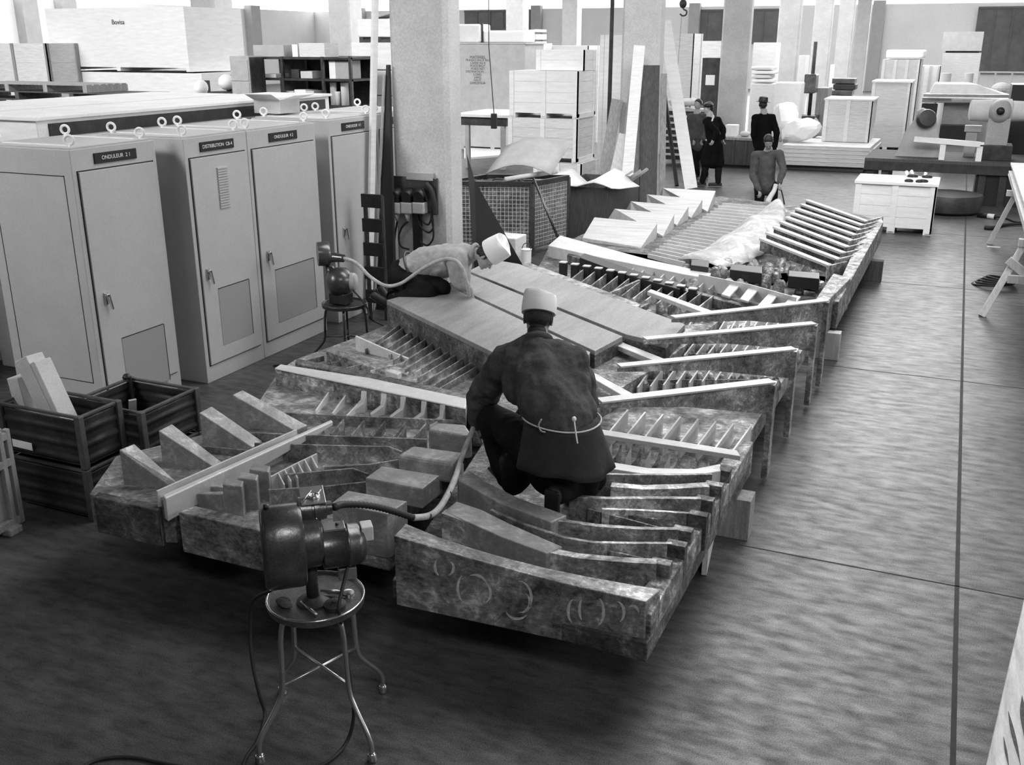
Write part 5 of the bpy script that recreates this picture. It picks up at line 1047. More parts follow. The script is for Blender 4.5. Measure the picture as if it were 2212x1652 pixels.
def col_cable(pts, lab, r=0.011): 
    bm = NB(); tube(bm, [cp(*q)+Vector((0, -0.05-0.004*i, 0)) for i, q in enumerate(pts)], r, 8, 6); part(t, 'cable', bm, M_RUBBER, True)
col_cable([(863, 476), (857, 520), (856, 575), (855, 640)], 0); col_cable([(886, 476), (873, 490), (867, 510), (872, 530), (890, 536)], 0)
col_cable([(905, 458), (912, 485), (930, 500), (941, 490), (940, 465), (935, 440)], 0); col_cable([(910, 456), (920, 478), (932, 482), (938, 460), (930, 435), (920, 405)], 0)
col_cable([(912, 520), (928, 528), (940, 515), (942, 495), (938, 470)], 0); col_cable([(925, 395), (937, 410), (944, 440), (946, 462)], 0, 0.03)
a, b = cp(897, 560), cp(910, 455); bm = NB(); box(bm, a.x, b.x, YC-0.06, YC-0.002, 0.25, b.z); part(t, 'cable_trunk', bm, M_BLACK, bevel=0.004)
a = atY(818, 665, 9.45); q = atY(845, 90, 9.7)
# tall boards leaning at the left of the column
def board(lab, p, q, w, th, m_, up): 
    bm = NB(); beam(bm, p, q, w, th, up); return solo('leaning_board', lab, 'board', bm, m_, 'boards leaning left of the nearest column')
def yb(px, py, Y): v = atY(px, py, Y); return v
f_ = yb(815, 640, 8.95); f_.z = 0.02; h_ = yb(838, 150, 9.6)
board('tall white board edge leaning left of the nearest column', Vector((-5.83, 9.35, 0)), Vector((-5.80, 9.72, 3.35)), 0.03, 0.10, M_WHITE, (0, 1, 0))
bl_, br_ = at(812, 668), at(852, 672); tl_ = atY(834, 140, 9.72)
bm = NB(); hexa(bm, [bl_, br_, br_+Vector((0.02, 0.03, 0)), bl_+Vector((0.02, 0.03, 0))], [tl_, tl_+Vector((0.03, 0.0, 0)), tl_+Vector((0.04, 0.03, 0)), tl_+Vector((0, 0.03, 0))]); solo('leaning_board', 'dark board leaning in front of the left side of the nearest column', 'board', bm, M_BLACK, 'boards leaning left of the nearest column')
board('thin pale lath along the dark leaning board', bl_+Vector((-0.012, -0.03, 0)), tl_+Vector((-0.012, -0.03, -0.1)), 0.02, 0.02, M_CARD, (0, 1, 0))
# notched rack seen at the left of the boards
x0_, x1_ = atY(783, 500, 9.1).x, atY(826, 500, 9.1).x
t = thing('notched_rack', 'dark notched rack with square openings standing between cabinets and column', 'rack', ((x0_+x1_)/2, 9.1, 0)); zt_ = atY(800, 420, 9.1).z
for i in range(5):
    z = zt_-0.14-i*0.26; bm = NB(); box(bm, x0_, x1_, 9.1, 9.14, z, z+0.14); part(t, 'cross_board', bm, M_DSTEEL)
for x in (x0_, x1_-0.04): bm = NB(); box(bm, x, x+0.03, 9.14, 9.18, 0, zt_-0.02); part(t, 'upright', bm, M_MOTOR)
# ================================================================== RIGHT SIDE AND RIGHT BACKGROUND
a = at(1838, 497); b = at(2010, 511)
X0, X1, Y0 = a.x, b.x, 16.95
zt = atY(1920, 398, Y0).z
crate('white slatted crate standing on the aisle floor, dark tools on its lid', X0, X1, Y0, Y0+0.95, 0, zt, M_WHITE, nb=2, mb=M_WHITE, rows=4, lid=True)
random.seed(31)
for i in range(9):
    px, py = random.uniform(1962, 2018), random.uniform(374, 392); c = at(px, py, zt+0.05); c.y = min(max(c.y, Y0+0.15), Y0+0.8); c.x = min(max(c.x, X0+0.2), X1-0.1); bm = NB()
    if i % 3 == 0: p = c+Vector((random.uniform(-.15, .15), random.uniform(-.12, .12), 0.07)); cyl(bm, c, p, 0.025, 8); nm, lb = 'hand_tool', 'pale short tool shaft in the heap on the aisle crate'
    else: ellip(bm, c, (random.uniform(0.05, 0.1), 0.06, 0.035), None, 9, 6); nm, lb = 'tool_lump', 'black tool lump in the heap on the aisle crate'
    solo(nm, lb, 'tool', bm, M_PAPER if i % 3 == 0 else M_BLACK, 'heap of tools on the aisle crate', True)
# heavy work table
TY = 20.5; xl = atY(1868, 345, TY).x; xr = atY(2186, 345, TY).x; tz = 0.80
t = thing('work_table', 'long dark planked work table behind the aisle crate', 'work table', ((xl+xr)/2, TY, 0))
for i in range(5): bm = NB(); box(bm, xl, xr+0.5, TY+0.36*i, TY+0.36*i+0.34, tz-0.06, tz); part(t, 'top_plank', bm, M_WOODD, bevel=0.004)
bm = NB(); box(bm, xl, xr+0.5, TY, TY+0.08, tz-0.22, tz-0.06); part(t, 'front_rail', bm, M_DSTEEL)
for x in (xl+0.05, xl+0.32, xr-0.5, xr-0.15):
    for y in (TY+0.06, TY+1.6): bm = NB(); box(bm, x, x+0.12, y, y+0.12, 0, tz-0.06); part(t, 'leg', bm, M_DSTEEL)
bm = NB(); box(bm, xr-0.55, xr+0.45, TY+0.1, TY+1.3, 0, tz-0.07); part(t, 'drawer_block', bm, M_BLACK)
c = at(2052, 400, 0); bm = NB(); lathe(bm, (c.x, 19.6, 0.0), (0, 0, 1), [(0, 0.5), (0.05, 0.56), (0.3, 0.58), (0.33, 0.56), (0.34, 0.0)], 32); solo('dark_drum', 'wide low dark drum on the floor under the work table', 'drum', bm, M_DSTEEL, smooth='auto')
# bent bracket with dark disc
def tb(px, py, Y=TY+0.5): return atY(px, py, Y)
A_, B_, C_ = tb(1940, 312), tb(2040, 312), tb(1990, 236)
t = thing('angle_bracket', 'tall pale triangular bracket with dark round disc standing on the work table', 'bracket', (C_.x, TY+0.5, tz))
pts = [tb(1938, 300), tb(1955, 285), tb(1972, 262), tb(1980, 240), tb(1992, 234), tb(2006, 240), tb(2022, 262), tb(2040, 300)]
pts = [Vector((q.x, q.y, max(q.z, tz))) for q in pts]; pts[0].z = pts[-1].z = tz
bm = NB(); F1 = [bm.verts.new(q) for q in pts]; F2 = [bm.verts.new(q+Vector((0, 0.3, 0))) for q in pts]; face(bm, F1); face(bm, F2[::-1])
for i in range(len(pts)): face(bm, [F1[i], F2[i], F2[(i+1) % len(pts)], F1[(i+1) % len(pts)]])
part(t, 'web_plate', bm, M_CARD, bevel=0.01)
c = tb(2000, 258, TY+0.4); bm = NB(); lathe(bm, (c.x, TY+0.48, c.z), (0.2, -1, 0.25), [(0, 0.18), (0.05, 0.18), (0.09, 0.17), (0.16, 0.15), (0.17, 0)], 28); part(t, 'round_disc', bm, M_BLACK, 'auto')
p, q = tb(1975, 300, TY+0.2), tb(2118, 312, TY+0.2); bm = NB(); beam(bm, p, q, 0.12, 0.09); 
t = thing('steel_fence_rail', 'bright straight rail on two posts across the work table', 'rail', (p.x, p.y, tz)); part(t, 'rail', bm, M_WHITE)
for v in (q, p.lerp(q, 0.45)): bm = NB(); box(bm, v.x-0.05, v.x+0.05, v.y-0.04, v.y+0.04, tz, v.z-0.04); part(t, 'post', bm, M_WHITE)
# radial machine at right end of the table
c = tb(2160, 240, TY+0.7); t = thing('bench_drill', 'machine with a pale horizontal motor drum at the right end of the work table', 'machine', (c.x, c.y, tz))
bm = NB(); lathe(bm, (c.x-0.52, c.y, c.z), (1, 0.1, 0), [(0, 0.14), (0.02, 0.19), (0.34, 0.2), (0.36, 0.22), (0.7, 0.22), (0.72, 0.19), (0.98, 0.18), (1.0, 0.1), (1.0, 0)], 28); part(t, 'motor_drum', bm, M_CARDL, 'auto')
bm = NB(); ellip(bm, (c.x, c.y-0.12, c.z), (0.2, 0.2, 0.22)); part(t, 'gear_head', bm, M_MACH, True)
bm = NB(); box(bm, c.x-0.18, c.x+0.2, c.y-0.2, c.y+0.2, tz, c.z-0.12); part(t, 'pedestal', bm, M_MACH, bevel=0.01)
bm = NB(); box(bm, c.x-0.26, c.x+0.3, c.y-0.3, c.y+0.3, tz, tz+0.28); part(t, 'base', bm, M_DSTEEL, bevel=0.01)
bm = NB(); cyl(bm, (c.x, c.y-0.36, c.z+0.02), (c.x, c.y-0.25, c.z+0.02), 0.07, 16); part(t, 'hub_cap', bm, M_BLACK, True)
c = tb(2100, 285, TY+0.9); t = thing('drill_vice', 'small grey vice between the rail and the bench machine', 'vice', (c.x, c.y, tz))
bm = NB(); box(bm, c.x-0.1, c.x+0.1, c.y, c.y+0.2, tz, c.z); part(t, 'body', bm, M_MACH, bevel=0.01)
bm = NB(); box(bm, c.x-0.14, c.x+0.16, c.y-0.03, c.y+0.1, c.z, c.z+0.12); part(t, 'jaw', bm, M_MACH, bevel=0.01)
# dark cabinet at far right behind the table
a_ = atY(2185, 200, 22.6); bm = NB(); box(bm, a_.x, a_.x+1.4, 22.6, 23.6, 0, a_.z+0.15); solo('dark_cabinet', 'dark cabinet at the right edge behind the bench machine', 'cabinet', bm, M_BLACK, bevel=0.01)
# large grey machine behind
MY = 27.0; x0, x1, z1 = pxc(1992, 2190, 212, MY)
t = thing('large_planer', 'large grey machine with long bright rails behind the work table', 'machine', ((x0+x1)/2, MY, 0))
bm = NB(); box(bm, x0+0.5, x1, MY+0.3, MY+2.0, 0, z1-0.12); part(t, 'base', bm, M_MACH, bevel=0.02)
bm = NB(); box(bm, x0, x1+0.3, MY, MY+2.6, z1-0.12, z1); part(t, 'bed', bm, M_MACH, bevel=0.02)
x2, x3, z2 = pxc(1996, 2165, 181, MY+1.2); bm = NB(); hexa(bm, [(x0+0.1, MY+0.6, z1), (x1, MY+0.6, z1), (x1, MY+2.4, z1), (x0+0.1, MY+2.4, z1)], [(x0+0.2, MY+1.0, z2), (x1-0.8, MY+1.0, z2), (x1-1.0, MY+2.3, z2), (x0+0.2, MY+2.3, z2)]); part(t, 'housing', bm, M_MACH, bevel=0.02)
for y in (206, 217): p, q = atY(1995+ (60 if y > 210 else 0), y, MY-0.3), atY(2190, y+2, MY-0.3); bm = NB(); beam(bm, p, q, 0.07, 0.07); part(t, 'guide_rail', bm, M_STEEL)
bm = NB(); p, q = atY(1992, 222, MY+0.1), atY(2021, 262, MY+0.1); box(bm, p.x, q.x, MY+0.05, MY+0.29, 0.3, p.z-0.02); part(t, 'opening', bm, M_BLACK)
bm = NB(); p, q = atY(2030, 282, MY-0.2), atY(2092, 272, MY-0.2); box(bm, p.x, q.x, MY-0.25, MY+0.2, p.z-0.2, q.z); part(t, 'drive_cover', bm, M_BLACK)
# crates of the right background
crate('white open-slatted crate with two dark slots, standing on the pale sheets', *pxc(1780, 1884, 240, 26.2)[:2], 26.2, 27.6, 0.572, pxc(1780, 1884, 240, 26.2)[2]+0.25, M_WHITE2, nb=2, mb=M_WHITE, rows=3, lid=True, feet=False)
a, b, z_ = pxc(1885, 1970, 178, 30.5); crate('white crate with thick lid behind the open-slatted one', a, b, 30.5, 32, 0, z_, M_WHITE2, nb=1, mb=M_WHITE, rows=3, lid=True)
a, b, z_ = pxc(1907, 1990, 128, 36); crate('grey crate with bright cover far back at the right', a, b, 36, 38, 0, z_, M_CARDL, nb=3, mb=M_WHITE2, rows=1)
a2, b2, z2 = pxc(1915, 1998, 108, 36.2); z2b = pxc(1915, 1998, 121, 36.2)[2]; bm = NB(); box(bm, a2, b2, 36.2, 37.8, z_+0.04, z2); solo('white_cover', 'bright flat cover lying on the grey crate far back', 'cover', bm, M_PAPER, bevel=0.05)
a, b, z_ = pxc(2035, 2122, 114, 38); a1, b1, z1_ = pxc(2037, 2128, 68, 38)
crate('pale crate, lower one of the far pair before the dark doorway', a, b, 38, 40, 0, z_, M_WHITE2, nb=1, bat=False, rows=1, lid=False, feet=False)
crate('pale crate, upper one of the far pair before the dark doorway', a1, b1, 38, 40, z_+0.06, z1_, M_CARDL, nb=1, bat=False, rows=1, feet=False)
bm = NB(); box(bm, a+0.1, b-0.1, 38.1, 39.8, z_, z_+0.06); solo('spacer_batten', 'dark spacer between the far pair of pale crates', 'batten', bm, M_DSTEEL)
a, b, z_ = pxc(1990, 2033, 142, 38.3); crate('narrow white slatted crate left of the far pale pair', a, b, 38.3, 39.5, 0, z_, M_WHITE, nb=2, mb=M_CARDL, rows=1, feet=False)
for i, (p0, p1, py, l) in enumerate(((2032, 2056, 158, 'left one of two pale drums before the far crates'), (2085, 2104, 158, 'right one of two pale drums before the far crates'))):
    a, b, z_ = pxc(p0, p1, py, 33); r = (b-a)/2; bm = NB(); lathe(bm, ((a+b)/2, 33, 0), (0, 0, 1), [(0, r), (z_*0.33, r), (z_*0.35, r*1.04), (z_*0.37, r), (z_*0.66, r), (z_*0.68, r*1.04), (z_*0.7, r), (z_, r), (z_, 0)], 24); solo('drum', l, 'drum', bm, M_CARDL, 'pale drums', 'auto')
# parts on the rail table at far right
a = at(2150, 200, 1.2); 
for i, (px, py, l) in enumerate(((2170, 190, 'pale lump of packing at the far right beyond the grey machine'), (2198, 196, 'dark coil at the far right edge beyond the grey machine'))):
    Yg = 30+1.6*i; a, b, z_ = pxc(px-28, px+18, py-8, Yg); bm = NB(); box(bm, a, b, Yg, Yg+0.8, 0, z_-0.15); ellip(bm, ((a+b)/2, Yg+0.3, z_-0.16), ((b-a)/2, 0.35, 0.2)); solo('packed_goods', l, 'goods', bm, M_CARD if i == 0 else M_DSTEEL, smooth=False)
# dark upright machine + posts between columns five and six
a, b, z_ = pxc(1737, 1766, 160, 29); t = thing('drill_press', 'dark upright drilling machine between the fourth and fifth columns', 'machine', ((a+b)/2, 29, 0))
bm = NB(); box(bm, a, b, 29, 29.6, 0, 0.9); part(t, 'base', bm, M_DSTEEL, bevel=0.01)
bm = NB(); cyl(bm, ((a+b)/2, 29.4, 0.9), ((a+b)/2, 29.4, atY(1748, 90, 29).z), 0.05, 12); part(t, 'pillar', bm, M_DSTEEL, True)
bm = NB(); box(bm, a+0.02, b-0.02, 28.95, 29.5, z_-0.5, z_); part(t, 'head', bm, M_MOTOR, bevel=0.03)
bm = NB(); box(bm, a-0.08, b+0.08, 28.9, 29.6, 0.9, 0.98); part(t, 'table', bm, M_DSTEEL)
for px0, px1, py, Y, m_, l in ((1726, 1740, 120, 31, M_PAPER, 'narrow white box right of the fourth column'), (1765, 1790, 190, 29.6, M_WOODM, 'grey board box beside the dark drilling machine'), (1628, 1676, 92, 30, M_WHITE, 'tall white box between the third and fourth columns'), (1794, 1798, 140, 43.5, M_WHITE, 'thin white upright behind the fifth column')):
    a, b, z_ = pxc(px0, px1, py, Y); bm = NB(); box(bm, a, b, Y, Y+0.9, 0, z_); solo('tall_box', l, 'box', bm, m_, bevel=0.01)
for i in range(5):
    a, b, z_ = pxc(1622, 1672, 180-9*i, 28.6); zlo = atY(1640, 189-9*i, 28.6).z; bm = NB(); box(bm, a+0.03*(i % 2), b-0.05*(i % 3), 28.6, 29.4, zlo+0.02 if i else 0.0, z_); solo('paper_bale', ['lowest', 'second', 'third', 'fourth', 'topmost'][i]+' white bale of the stack right of the third column', 'bale', bm, M_PAPER if i % 2 else M_WHITE2, 'white bales', bevel=0.03)
a, b, z_ = pxc(1676, 1732, 178, 27.9); bm = NB(); box(bm, a, b, 27.9, 28.5, 0, z_); solo('white_bin', 'plain white box right of the stack of bales', 'box', bm, M_PAPER, bevel=0.03)
a, b, z_ = pxc(1798, 1850, 168, 34); 
for i in range(5):
    z0_ = 0.0 if i == 0 else z_-0.9+0.18*i; bm = NB(); box(bm, a+0.05*(i % 2), b-0.04*(i % 3), 34, 34.7, z0_, z_-0.9+0.18*(i+1)-0.02); solo('dark_bundle', ['bottom', 'second', 'third', 'fourth', 'top'][i]+' bundle of the dark pile between the sixth and seventh columns', 'bundle', bm, M_DSTEEL if i % 2 else M_MOTOR, 'dark bundles', bevel=0.02)
# pale sheets lying in a big low stack
P = [at(1683, 366), at(1872, 374), at(1905, 300), at(1716, 292)]
t0 = 0.0
for i in range(5):
    z0_, z1_ = (0.12+0.09*i), (0.12+0.09*(i+1)-0.008); sh = Vector((0.03*(i % 2), 0.04*i, 0))
    Q = [Vector((q.x, q.y, 0))+sh for q in (P[0], P[1], P[2], P[3])]; Q[2] = Q[1]+Vector((0.05, 2.6, 0)); Q[3] = Q[0]+Vector((0.0, 2.8, 0))
    bm = NB(); hexa(bm, [(q.x, q.y, z0_) for q in Q], [(q.x, q.y, z1_) for q in Q]); solo('pale_board', ['lowest', 'second', 'third', 'fourth', 'uppermost'][i]+' pale wooden sheet of the low stack behind the man with the grinder', 'panel', bm, M_WHITE2, 'stacked pale panels')
for yy, l_ in ((0.2, 'front dark bearer raising the low stack of pale sheets'), (2.2, 'rear dark bearer raising the low stack of pale sheets')): bm = NB(); box(bm, P[0].x+0.1, P[1].x-0.1, P[0].y+yy, P[0].y+yy+0.15, 0, 0.118); solo('timber_bearer', l_, 'bearer', bm, M_WOODD, 'bearers under the pale sheets')
# crumpled plastic heap on it
random.seed(17)
def crumple(c, r, seed, sz=1.0):
    rnd = random.Random(seed); bm = NB(); bmesh.ops.create_icosphere(bm, subdivisions=3, radius=1.0)
    K = [(Vector((rnd.gauss(0, 1), rnd.gauss(0, 1), rnd.gauss(0, 1))).normalized(), rnd.uniform(0.6, 1.1)) for _ in range(16)]
    for v in bm.verts:
        n_ = v.co.normalized(); m = min(kk/max(0.2, n_.dot(kd)) for kd, kk in K); v.co = Vector(c)+Vector((n_.x*r[0], n_.y*r[1], n_.z*r[2]))*min(m, 1.5)*sz
    return bm
for i, (px, py, r, l, m_) in enumerate(((1695, 232, (0.34, 0.3, 0.55), 'tall crumpled white plastic wrap right of the man in the felt hat', M_PAPER), (1725, 262, (0.42, 0.3, 0.3), 'crumpled white plastic wrap lying on the pale panels', M_PAPER), (1762, 240, (0.22, 0.2, 0.26), 'small grey crumpled bundle left of the open-slatted crate', M_CARD))):
    c = atY(px, py, (26.5, 25.7, 27.2)[i]); zb = 0.565; c.z = zb+r[2]*0.85; solo('plastic_wrap', l, 'wrap', crumple(c, r, 40+i), m_, 'crumpled wraps', smooth=False)
# low dark bench behind the hatted man
a, b, z_ = pxc(1556, 1625, 297, 24.8); t = thing('low_bench', 'low dark panelled bench at the foot of the third column', 'bench', ((a+b)/2, 24.8, 0))
bm = NB(); box(bm, a, b+0.5, 24.8, 25.4, 0.06, z_-0.06); part(t, 'front', bm, M_WOODD)
for i in range(5): x = a+(b+0.5-a-0.06)*i/4; bm = NB(); box(bm, x, x+0.06, 24.77, 24.8, 0.06, z_-0.06); part(t, 'front_batten', bm, M_WOODD)
bm = NB(); box(bm, a-0.05, b+0.55, 24.75, 25.5, z_-0.06, z_); part(t, 'top', bm, M_WOODM)
bm = NB(); box(bm, a+0.05, b+0.4, 24.9, 25.3, 0, 0.06); part(t, 'plinth', bm, M_BLACK)
a1, b1, z1_ = pxc(1567, 1592, 270, 24.95); bm = NB(); box(bm, a1, b1, 24.95, 25.25, z_, z1_); solo('white_tin', 'small white box on the low bench by the third column', 'box', bm, M_PAPER, bevel=0.01)
a1, b1, z1_ = pxc(1596, 1620, 280, 24.95); bm = NB(); ellip(bm, ((a1+b1)/2, 25.1, z_+0.07), ((b1-a1)/2, 0.12, 0.07)); solo('pale_rag', 'pale rag beside the small white box on the low bench', 'rag', bm, M_CARDL, smooth=True)
# ---------------------------------------------------------------- rack of sheets on trestles, right edge
def rk(X, z): return X
t = thing('sheet_stack_trestle', 'wooden trestle with slanting legs under the sheets at the right edge', 'trestle', (0.95, 12.0, 0))
def leg(p, q, w=0.07): bm = NB(); beam(bm, p, q, w, 0.05, (0, 1, 0)); part(t, 'leg', bm, M_WOOD, bevel=0.004)
f_ = at(2120, 683); TY2 = f_.y
leg(Vector((f_.x, TY2, 0.0)), Vector((0.84, TY2+0.3, 0.78))); leg(Vector((1.9, TY2, 0.0)), Vector((1.6, TY2+0.3, 0.78)))
leg(Vector((0.66, 16.6, 0.0)), Vector((0.9, 16.4, 0.78))); leg(Vector((1.9, 16.6, 0)), Vector((1.6, 16.4, 0.78)))
bm = NB(); beam(bm, (0.72, TY2+0.12, 0.42), (1.8, TY2+0.12, 0.42), 0.05, 0.09); part(t, 'stretcher', bm, M_WOOD, bevel=0.004)
bm = NB(); beam(bm, (0.70, TY2+0.18, 0.62), (1.15, TY2+0.12, 0.3), 0.05, 0.09); part(t, 'brace', bm, M_WOOD, bevel=0.004)
bm = NB(); beam(bm, (1.15, TY2-0.1, 0.24), (1.15, 16.5, 0.24), 0.09, 0.12); part(t, 'long_rail', bm, M_WOOD, bevel=0.004)
for y in (TY2+0.3, 16.4): bm = NB(); box(bm, 0.78, 1.7, y-0.05, y+0.05, 0.76, 0.84); part(t, 'top_bar', bm, M_WOOD)
for i in range(6):
    z0_ = 0.842+0.048*i; x = 0.83+[0.07, 0.0, 0.05, -0.02, 0.04, 0.0][i]; y0_ = 9.3+0.15*(i % 3); y1_ = 17.4+0.25*((i*2) % 3)
    bm = NB(); box(bm, x, 2.2, y0_, y1_, z0_, z0_+0.026 if i < 5 else z0_+0.03); solo('stacked_sheet', ['lowest', 'second', 'third', 'fourth', 'fifth', 'uppermost'][i]+' sheet of the pile on the trestle at the right edge', 'sheet', bm, M_WHITE2 if i % 2 else M_CARD, 'sheets on the trestle')
    if i < 5:
        bm = NB(); box(bm, 0.9, 2.1, 11, 11.08, z0_+0.026, z0_+0.048); box(bm, 0.9, 2.1, 16, 16.08, z0_+0.026, z0_+0.048); solo('spacer_strip', 'thin strip between the sheets on the right trestle', 'spacer', bm, M_WOODM, 'spacers between the sheets')
# coil and tools on the floor there
c = at(2145, 612, 0.02); bm = NB(); 
t = thing('cable_coil', 'dark coil of cable lying on the floor behind the trestle leg', 'coil', (c.x, c.y, 0))
for i in range(5): bm = NB(); torus(bm, (c.x+0.02*i, c.y-0.02*i, 0.02+0.022*i), (0.05*i-0.1, 0.1, 1), 0.24-0.02*i, 0.014, 36, 8); part(t, 'turn', bm, M_RUBBER, True)
p, q = at(2112, 464, 0.04), at(2200, 474, 0.04); bm = NB(); cyl(bm, p, p.lerp(q, 0.45), 0.04, 12); t = thing('floor_grinder', 'dark hand tool with pale collar lying on the floor by the right trestle', 'hand tool', (p.x, p.y, 0)); part(t, 'body', bm, M_BLACK, True)
bm = NB(); cyl(bm, p.lerp(q, 0.25), p.lerp(q, 0.42), 0.043, 12); part(t, 'collar', bm, M_PAPER, True)
bm = NB(); tube(bm, [p.lerp(q, 0.45), at(2170, 470, 0.02), at(2200, 480, 0.02), at(2230, 478, 0.02)], 0.018, 8, 5); part(t, 'hose', bm, M_RUBBER, True)
p, q = at(2127, 491, 0.03), at(2200, 484, 0.03); bm = NB(); tube(bm, [p, at(2145, 492, 0.03), at(2165, 486, 0.03), q, at(2240, 486, 0.03)], [0.04, 0.016], 10, 5); solo('air_hose', 'short dark hose end with thick nozzle on the floor by the trestle', 'hose', bm, M_RUBBER, smooth=True)
p = at(2148, 534, 0.0); bm = NB(); box(bm, p.x-0.1, p.x+0.08, p.y-0.02, p.y+0.03, 0, 0.008); solo('paper_scrap', 'tiny white paper scrap on the aisle floor near the trestle', 'paper', bm, M_PAPER)
# big pale board lying close to the camera, bottom right corner
a, b = at(2128, 1660, 1.05), at(2214, 1285, 1.05)
d = (b-a).normalized(); n_ = Vector((d.y, -d.x, 0))
t = thing('plywood_board', 'pale grained board at the bottom right corner, seen close up', 'board', (a.x+0.5, a.y+0.3, 1.0))
a0 = a-d*0.9; b0 = b+d*0.25
bm = NB(); hexa(bm, [a0-Z*0.03, b0-Z*0.03, b0+n_*1.1-Z*0.03, a0+n_*1.1-Z*0.03], [a0, b0, b0+n_*1.1, a0+n_*1.1]); part(t, 'sheet', bm, mat('grained_board', 0.62, 0.3, 5, 0.6, 0, 0.2, (9, 1, 1), fine=0.1), bevel=0.003)
for (px0, py0, px1, py1, w) in ((2178, 1535, 2205, 1652, 7), (2208, 1500, 2214, 1600, 10), (2168, 1590, 2180, 1660, 4)):
    q0, q1 = at(px0, py0, 1.052), at(px1, py1, 1.052); dd = (q1-q0); s_ = Vector((dd.y, -dd.x, 0)).normalized()*w/1500; bm = NB(); vs = []
    for i in range(13): u = i/12; vs.append(q0+dd*u+s_*math.sin(math.pi*u)*(1+0.3*math.sin(5*u)))
    for i in range(11, 0, -1): u = i/12; vs.append(q0+dd*u-s_*math.sin(math.pi*u))
    hexa(bm, [v-Z*0.004 for v in vs], [v for v in vs]); part(t, 'dark_grain_streak', bm, M_WOODD)
for (u, v) in ((0.1, 0.15), (0.9, 0.15), (0.1, 0.95), (0.9, 0.95)):
    q = a0.lerp(b0, u)+n_*v; bm = NB(); box(bm, q.x-0.03, q.x+0.03, q.y-0.03, q.y+0.03, 0, 1.02); part(t, 'leg', bm, M_WOODM)
# ================================================================== PEOPLE
def remesh(o, vox, sm=6, disp=0.0, dscale=0.12):
    r = o.modifiers.new('remesh', 'REMESH'); r.mode = 'VOXEL'; r.voxel_size = vox; r.use_smooth_shade = True
    s = o.modifiers.new('smooth', 'SMOOTH'); s.factor = 0.5; s.iterations = sm
    if disp:
        tx = bpy.data.textures.new(o.name+'_folds', 'CLOUDS'); tx.noise_scale = dscale; tx.noise_depth = 2
        d = o.modifiers.new('folds', 'DISPLACE'); d.texture = tx; d.strength = disp; d.mid_level = 0.5; d.texture_coords = 'LOCAL'
    return o
def basis(fwd, up):
    f = Vector(fwd).normalized(); u = Vector(up); u = (u-f*u.dot(f)).normalized(); s = f.cross(u); return Matrix((s, f, u)).transposed()   # columns: right, forward, up
def head(bm, c, fwd, up, k=1.0):
    # c: middle of the skull; fwd: where the face looks; k: scale
    M = basis(fwd, up); c = Vector(c)
    def P(x, y, z): return c+M@Vector((x, y, z))*k
    def E(x, y, z, a, b, d, seg=16): ellip(bm, P(x, y, z), (a*k, b*k, d*k), M, seg, 12)
    E(0, -0.012, 0.03, 0.076, 0.094, 0.088); E(0, 0.022, -0.03, 0.064, 0.068, 0.075); E(0, 0.042, -0.075, 0.042, 0.042, 0.036)   # skull, face, jaw
    E(0, 0.072, -0.096, 0.02, 0.017, 0.016)                                      # chin
    E(0, 0.074, 0.014, 0.05, 0.02, 0.012)                                        # brow
    capsule(bm, P(0, 0.083, 0.005), P(0, 0.104, -0.028), 0.008*k, 0.0125*k, 8); E(0.012, 0.092, -0.033, 0.007, 0.008, 0.006, 8); E(-0.012, 0.092, -0.033, 0.007, 0.008, 0.006, 8)
    E(0, 0.085, -0.058, 0.024, 0.011, 0.006, 10); E(0, 0.084, -0.068, 0.02, 0.011, 0.006, 10)   # lips
    for s in (-1, 1): E(s*0.04, 0.058, -0.03, 0.022, 0.022, 0.02, 10); E(s*0.076, -0.005, -0.012, 0.008, 0.018, 0.03, 10); E(s*0.03, 0.0755, -0.004, 0.012, 0.008, 0.008, 8)
def hair(root, c, fwd, up, k=1.0, low=-0.045):
    M = basis(fwd, up); c = Vector(c); bm = NB()
    def E(x, y, z, a, b, d): ellip(bm, c+M@Vector((x, y, z))*k, (a*k, b*k, d*k), M, 18, 12)
    E(0, -0.022, 0.044, 0.081, 0.092, 0.084); E(0, -0.05, -0.005, 0.072, 0.06, 0.06); E(0, -0.058, low, 0.055, 0.04, 0.035)
    for s in (-1, 1): E(s*0.07, -0.028, 0.0, 0.014, 0.034, 0.04); E(s*0.073, 0.012, 0.008, 0.008, 0.012, 0.03)
    o = part(root, 'hair', bm, M_HAIR, True); return remesh(o, 0.006, 2)
